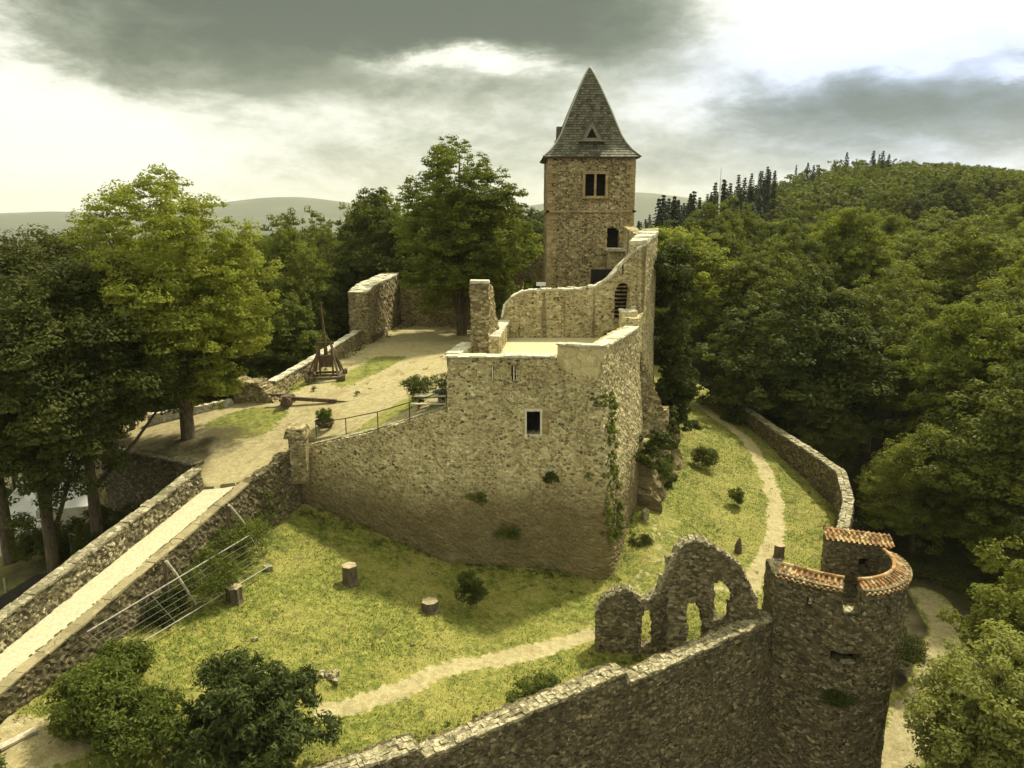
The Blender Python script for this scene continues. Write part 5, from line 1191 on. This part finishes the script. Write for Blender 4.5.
mb = MB(); mb.tube([(0, .15, 1.6), (0, .0, 2.6), (-.12, -.35, 5.4)], [.14, .12, .05], 7); mb.build('throwing_arm', M['wood'], t, local=True)
mb = MB(); mb.box((0, .12, 1.2), (.72, .6, .75)); mb.box((0, .12, 1.62), (.8, .66, .08)); mb.build('counterweight_box', M['wood'], t, local=True)
for (sx, sy) in ((-1, -1), (1, -1), (-1, 1), (1, 1)):
    mb = MB(); mb.tube([(sx * (W + .18), sy * Lh * .85, .2), (sx * (W + .4), sy * Lh * .85, .2)], .26, 12); mb.build('wheel', M['wood'], t, local=True)
# lying field gun / ballista beam
p = PZ(289, 405, 7.95); gz = H(p[0], p[1]); t = empty('ballista', (p[0], p[1], gz), 'long dark wooden ballista lying low on the gravel beside the wall stub', 'siege engine')
mb = MB(); mb.beam((-.6, .1, .45), (3.1, -.2, .3), .2, .22); mb.build('stock', M['wood'], t, local=True)
mb = MB(); mb.box((-.1, 0, .35), (.6, .9, .6)); mb.box((-.7, .1, .62), (.9, .16, .16)); mb.beam((-.3, -.9, .5), (-.25, 1.0, .7), .12, .14); mb.build('frame', M['wood'], t, local=True)
for sy in (-1, 1): mb = MB(); mb.tube([(0, sy * .5, .3), (0, sy * .62, .3)], .32, 12); mb.build('wheel', M['wood'], t, local=True)
mb = MB(); mb.tube([(3.0, -.2, .3), (4.0, -.27, .26)], [.07, .02], 6); mb.build('tip', M['iron'], t, local=True)
# log lying by the thick wall
mb = MB(); a = Vector(PZ(372, 341, 8.9)); b = Vector(PZ(393, 327, 8.9)); a.z = 9.15; b.z = 9.25; mb.beam(a, b, .5, .5, .03); tag(mb.build('timber_beam', M['wood'], bevel=.05), 'long squared timber lying along the foot of the thick wall', 'beam')
# small birds? two dark tufts on the gravel
for i, (px_, py_q) in enumerate([(314, 392), (358, 398)]):
    p = PZ(px_, py_q, 8.2); put_bush(p[0], p[1], H(p[0], p[1]), ('small weed tuft on the gravel in front of the siege engine', 'small weed tuft on the gravel nearer the handrail')[i], 140 + i, .2, .3, 160, .05, 'ivy', 5, 'weed_tuft', 'weed tufts on the gravel')

# trellis fence below the bridge
A = Vector(PZ(87, 632, 4.75)); B_ = Vector(PZ(250, 535, 4.8)); C = Vector(PZ(120, 657, 3.15)); D = Vector(PZ(268, 568, 3.1))
fe = empty('wire_fence', C, 'leaning wire fence of pale tubes with two bleached timber braces below the bridge', 'fence')
mb = MB(); mb.tube([A, B_], .026, 6); mb.build('top_rail', M['galv'], fe); mb = MB(); mb.tube([C + Vector((0, 0, .06)), D + Vector((0, 0, .06))], .026, 6); mb.build('bottom_rail', M['galv'], fe)
for k in range(1, 6): mb = MB(); f = k / 6; mb.tube([A.lerp(C, f), B_.lerp(D, f)], .006, 4); mb.build('wire', M['galv'], fe)
for k in (0, .33, .62, 1): mb = MB(); mb.tube([A.lerp(B_, k), C.lerp(D, k)], .013, 5); mb.build('upright', M['galv'], fe)
for (pa, za, pb, zb_) in (((229, 505), 6.25, (259, 544), 3.3), ((166, 561), 5.5, (196, 604), 3.1)):
    a = Vector(PZ(*pa, za)); b = Vector(PZ(*pb, zb_)); mb = MB(); mb.tube([a, a.lerp(b, .3) + Vector((.02, .03, 0)), b], [.07, .065, .055], 7); mb.build('brace', M['palewood'], fe)
    q = a + Vector((-.12, .1, .05)); mb = MB(); mb.tube([(q.x, q.y, q.z), (q.x, q.y, H(q.x + .4, q.y) - .2)], .09, 7); mb.build('post', M['wood'], fe)
# tents
def tent(px_, py_q, z, w, l, hh, rz, lab):
    p = PZ(px_, py_q, z); gz = H(p[0], p[1]); t = empty('tent', (p[0], p[1], gz), lab, 'tent', 'white party tents', rz); mb = MB(); e = hh * .55
    mb.add([(-w, -l, e), (w, -l, e), (w, l, e), (-w, l, e), (0, -l * .25, hh), (0, l * .25, hh), (0, 0, hh * 1.35)], [(0, 1, 4), (1, 2, 6), (1, 6, 4), (2, 5, 6), (2, 3, 5), (3, 0, 6), (0, 4, 6), (3, 6, 5)]); mb.build('roof', M['white'], t, local=True)
    mb = MB()
    for a, b in (((-w, -l), (w, -l)), ((w, -l), (w, l)), ((-w, -l), (-w, l))):
        mb.add([(a[0], a[1], 0), (b[0], b[1], 0), (b[0], b[1], e), (a[0], a[1], e)], [(0, 1, 2, 3)])
    mb.build('side_wall', M['canvas'], t, local=True)
    mb = MB()
    for sx in (-1, 1):
        for sy in (-1, 1): mb.tube([(sx * (w - .04), sy * (l - .04), 0), (sx * (w - .04), sy * (l - .04), e + .02)], .05, 6)
    mb.build('pole', M['galv'], t, local=True)
M['canvas'] = simple('cream tent wall', (.55, .52, .40), (.68, .65, .52), 2, .85, .1)
tent(82, 522, -1.6, 2.0, 2.6, 4.2, .3, 'white pointed tent seen between the two tree trunks'); tent(33, 530, -1.6, 2.2, 2.4, 3.4, .2, 'white tent partly hidden by leaves left of the pointed tent'); tent(-8, 530, -1.6, 2.2, 2.4, 3.2, .2, 'cream and white tent at the left picture edge')
# dark roof hut by the bridge
p = PZ(48, 566, .5); gz = H(p[0], p[1]); t = empty('hut', (-24.4, 36.6, H(-24.4, 36.6)), 'low hut with dark felt roof beside the bridge parapet', 'hut', rz=RAD(-12))
mb = MB(); mb.box((0, 0, .55), (4.2, 3.4, 1.1)); mb.build('wall', M['wood'], t, local=True)
mb = MB(); mb.add([(-2.6, -2.2, 1.0), (2.6, -2.2, 1.0), (2.6, 2.2, 1.0), (-2.6, 2.2, 1.0), (-.3, -.3, 2.5), (.6, .3, 2.5)], [(0, 1, 4), (1, 2, 5, 4), (2, 3, 5), (3, 0, 4, 5), (3, 2, 1, 0)]); mb.build('roof', M['darkroof'], t, local=True)
g_ = empty('rail_frame', PZ(72, 548, .6), 'small pale tube railing beside the bridge parapet and dark roof', 'railing'); mb = MB(); a = Vector(PZ(69, 533, 1.8)); b = Vector(PZ(88, 540, 1.8)); mb.tube([a - Vector((0, 0, 1.2)), a, b, b - Vector((0, 0, 1.2))], .03, 6); mb.build('tube', M['galv'], g_)
mb = MB(); a = Vector(PZ(4, 578, 1.2)); mb.tube([a - Vector((0, 0, 1.6)), a], .06, 7); tag(mb.build('white_post', M['palewood']), 'short pale post at the left edge beyond the bridge parapet', 'post')
# flagpole on the hill
x, y = PY(719, 207, 150)[:2]; zt = PY(719, 168, 150)[2]; zb_ = PY(719, 215, 150)[2]; t = empty('flagpole', (x, y, H(x, y)), 'tall white mast rising above the trees left of the wooded hill', 'mast')
mb = MB(); mb.tube([(x, y, H(x, y)), (x, y, zt - 3.0)], [.22, .17], 8); mb.build('pole', M['white'], t); mb = MB(); mb.tube([(x, y, zt - 3), (x, y, zt)], .08, 8); mb.build('tip', M['white'], t)
# white notice board near keep doorway
mb = MB(); p = PY(541, 284, 60); mb.box((p[0], 60, p[2]), (.75, .06, .3)); mb.tube([(p[0], 60.08, 9), (p[0], 60.08, p[2])], .04, 6); tag(mb.build('notice_board', M['white']), 'small white board at the foot of the keep, left side', 'board')
# ---------------------------------------------------------------- the air
def build_haze():
    x0, x1, y0, y1, z0, z1 = -9600, 9600, -3600, 10200, -240, 235
    mb = MB(); mb.box(((x0 + x1) / 2, (y0 + y1) / 2, (z0 + z1) / 2), (x1 - x0, y1 - y0, z1 - z0))
    m = bpy.data.materials.new('haze'); m.use_nodes = True; N = NT(m.node_tree); N.n.clear(); out = N.node('ShaderNodeOutputMaterial')
    v = N.node('ShaderNodeVolumePrincipled'); v.inputs['Color'].default_value = (.93, .94, .86, 1); v.inputs['Density'].default_value = HAZE
    N.l.new(v.outputs[0], out.inputs['Volume']); tag(mb.build('haze', m), 'thin pale haze over the distant hills', 'haze', kind='stuff')
HAZE = .00009
build_haze()
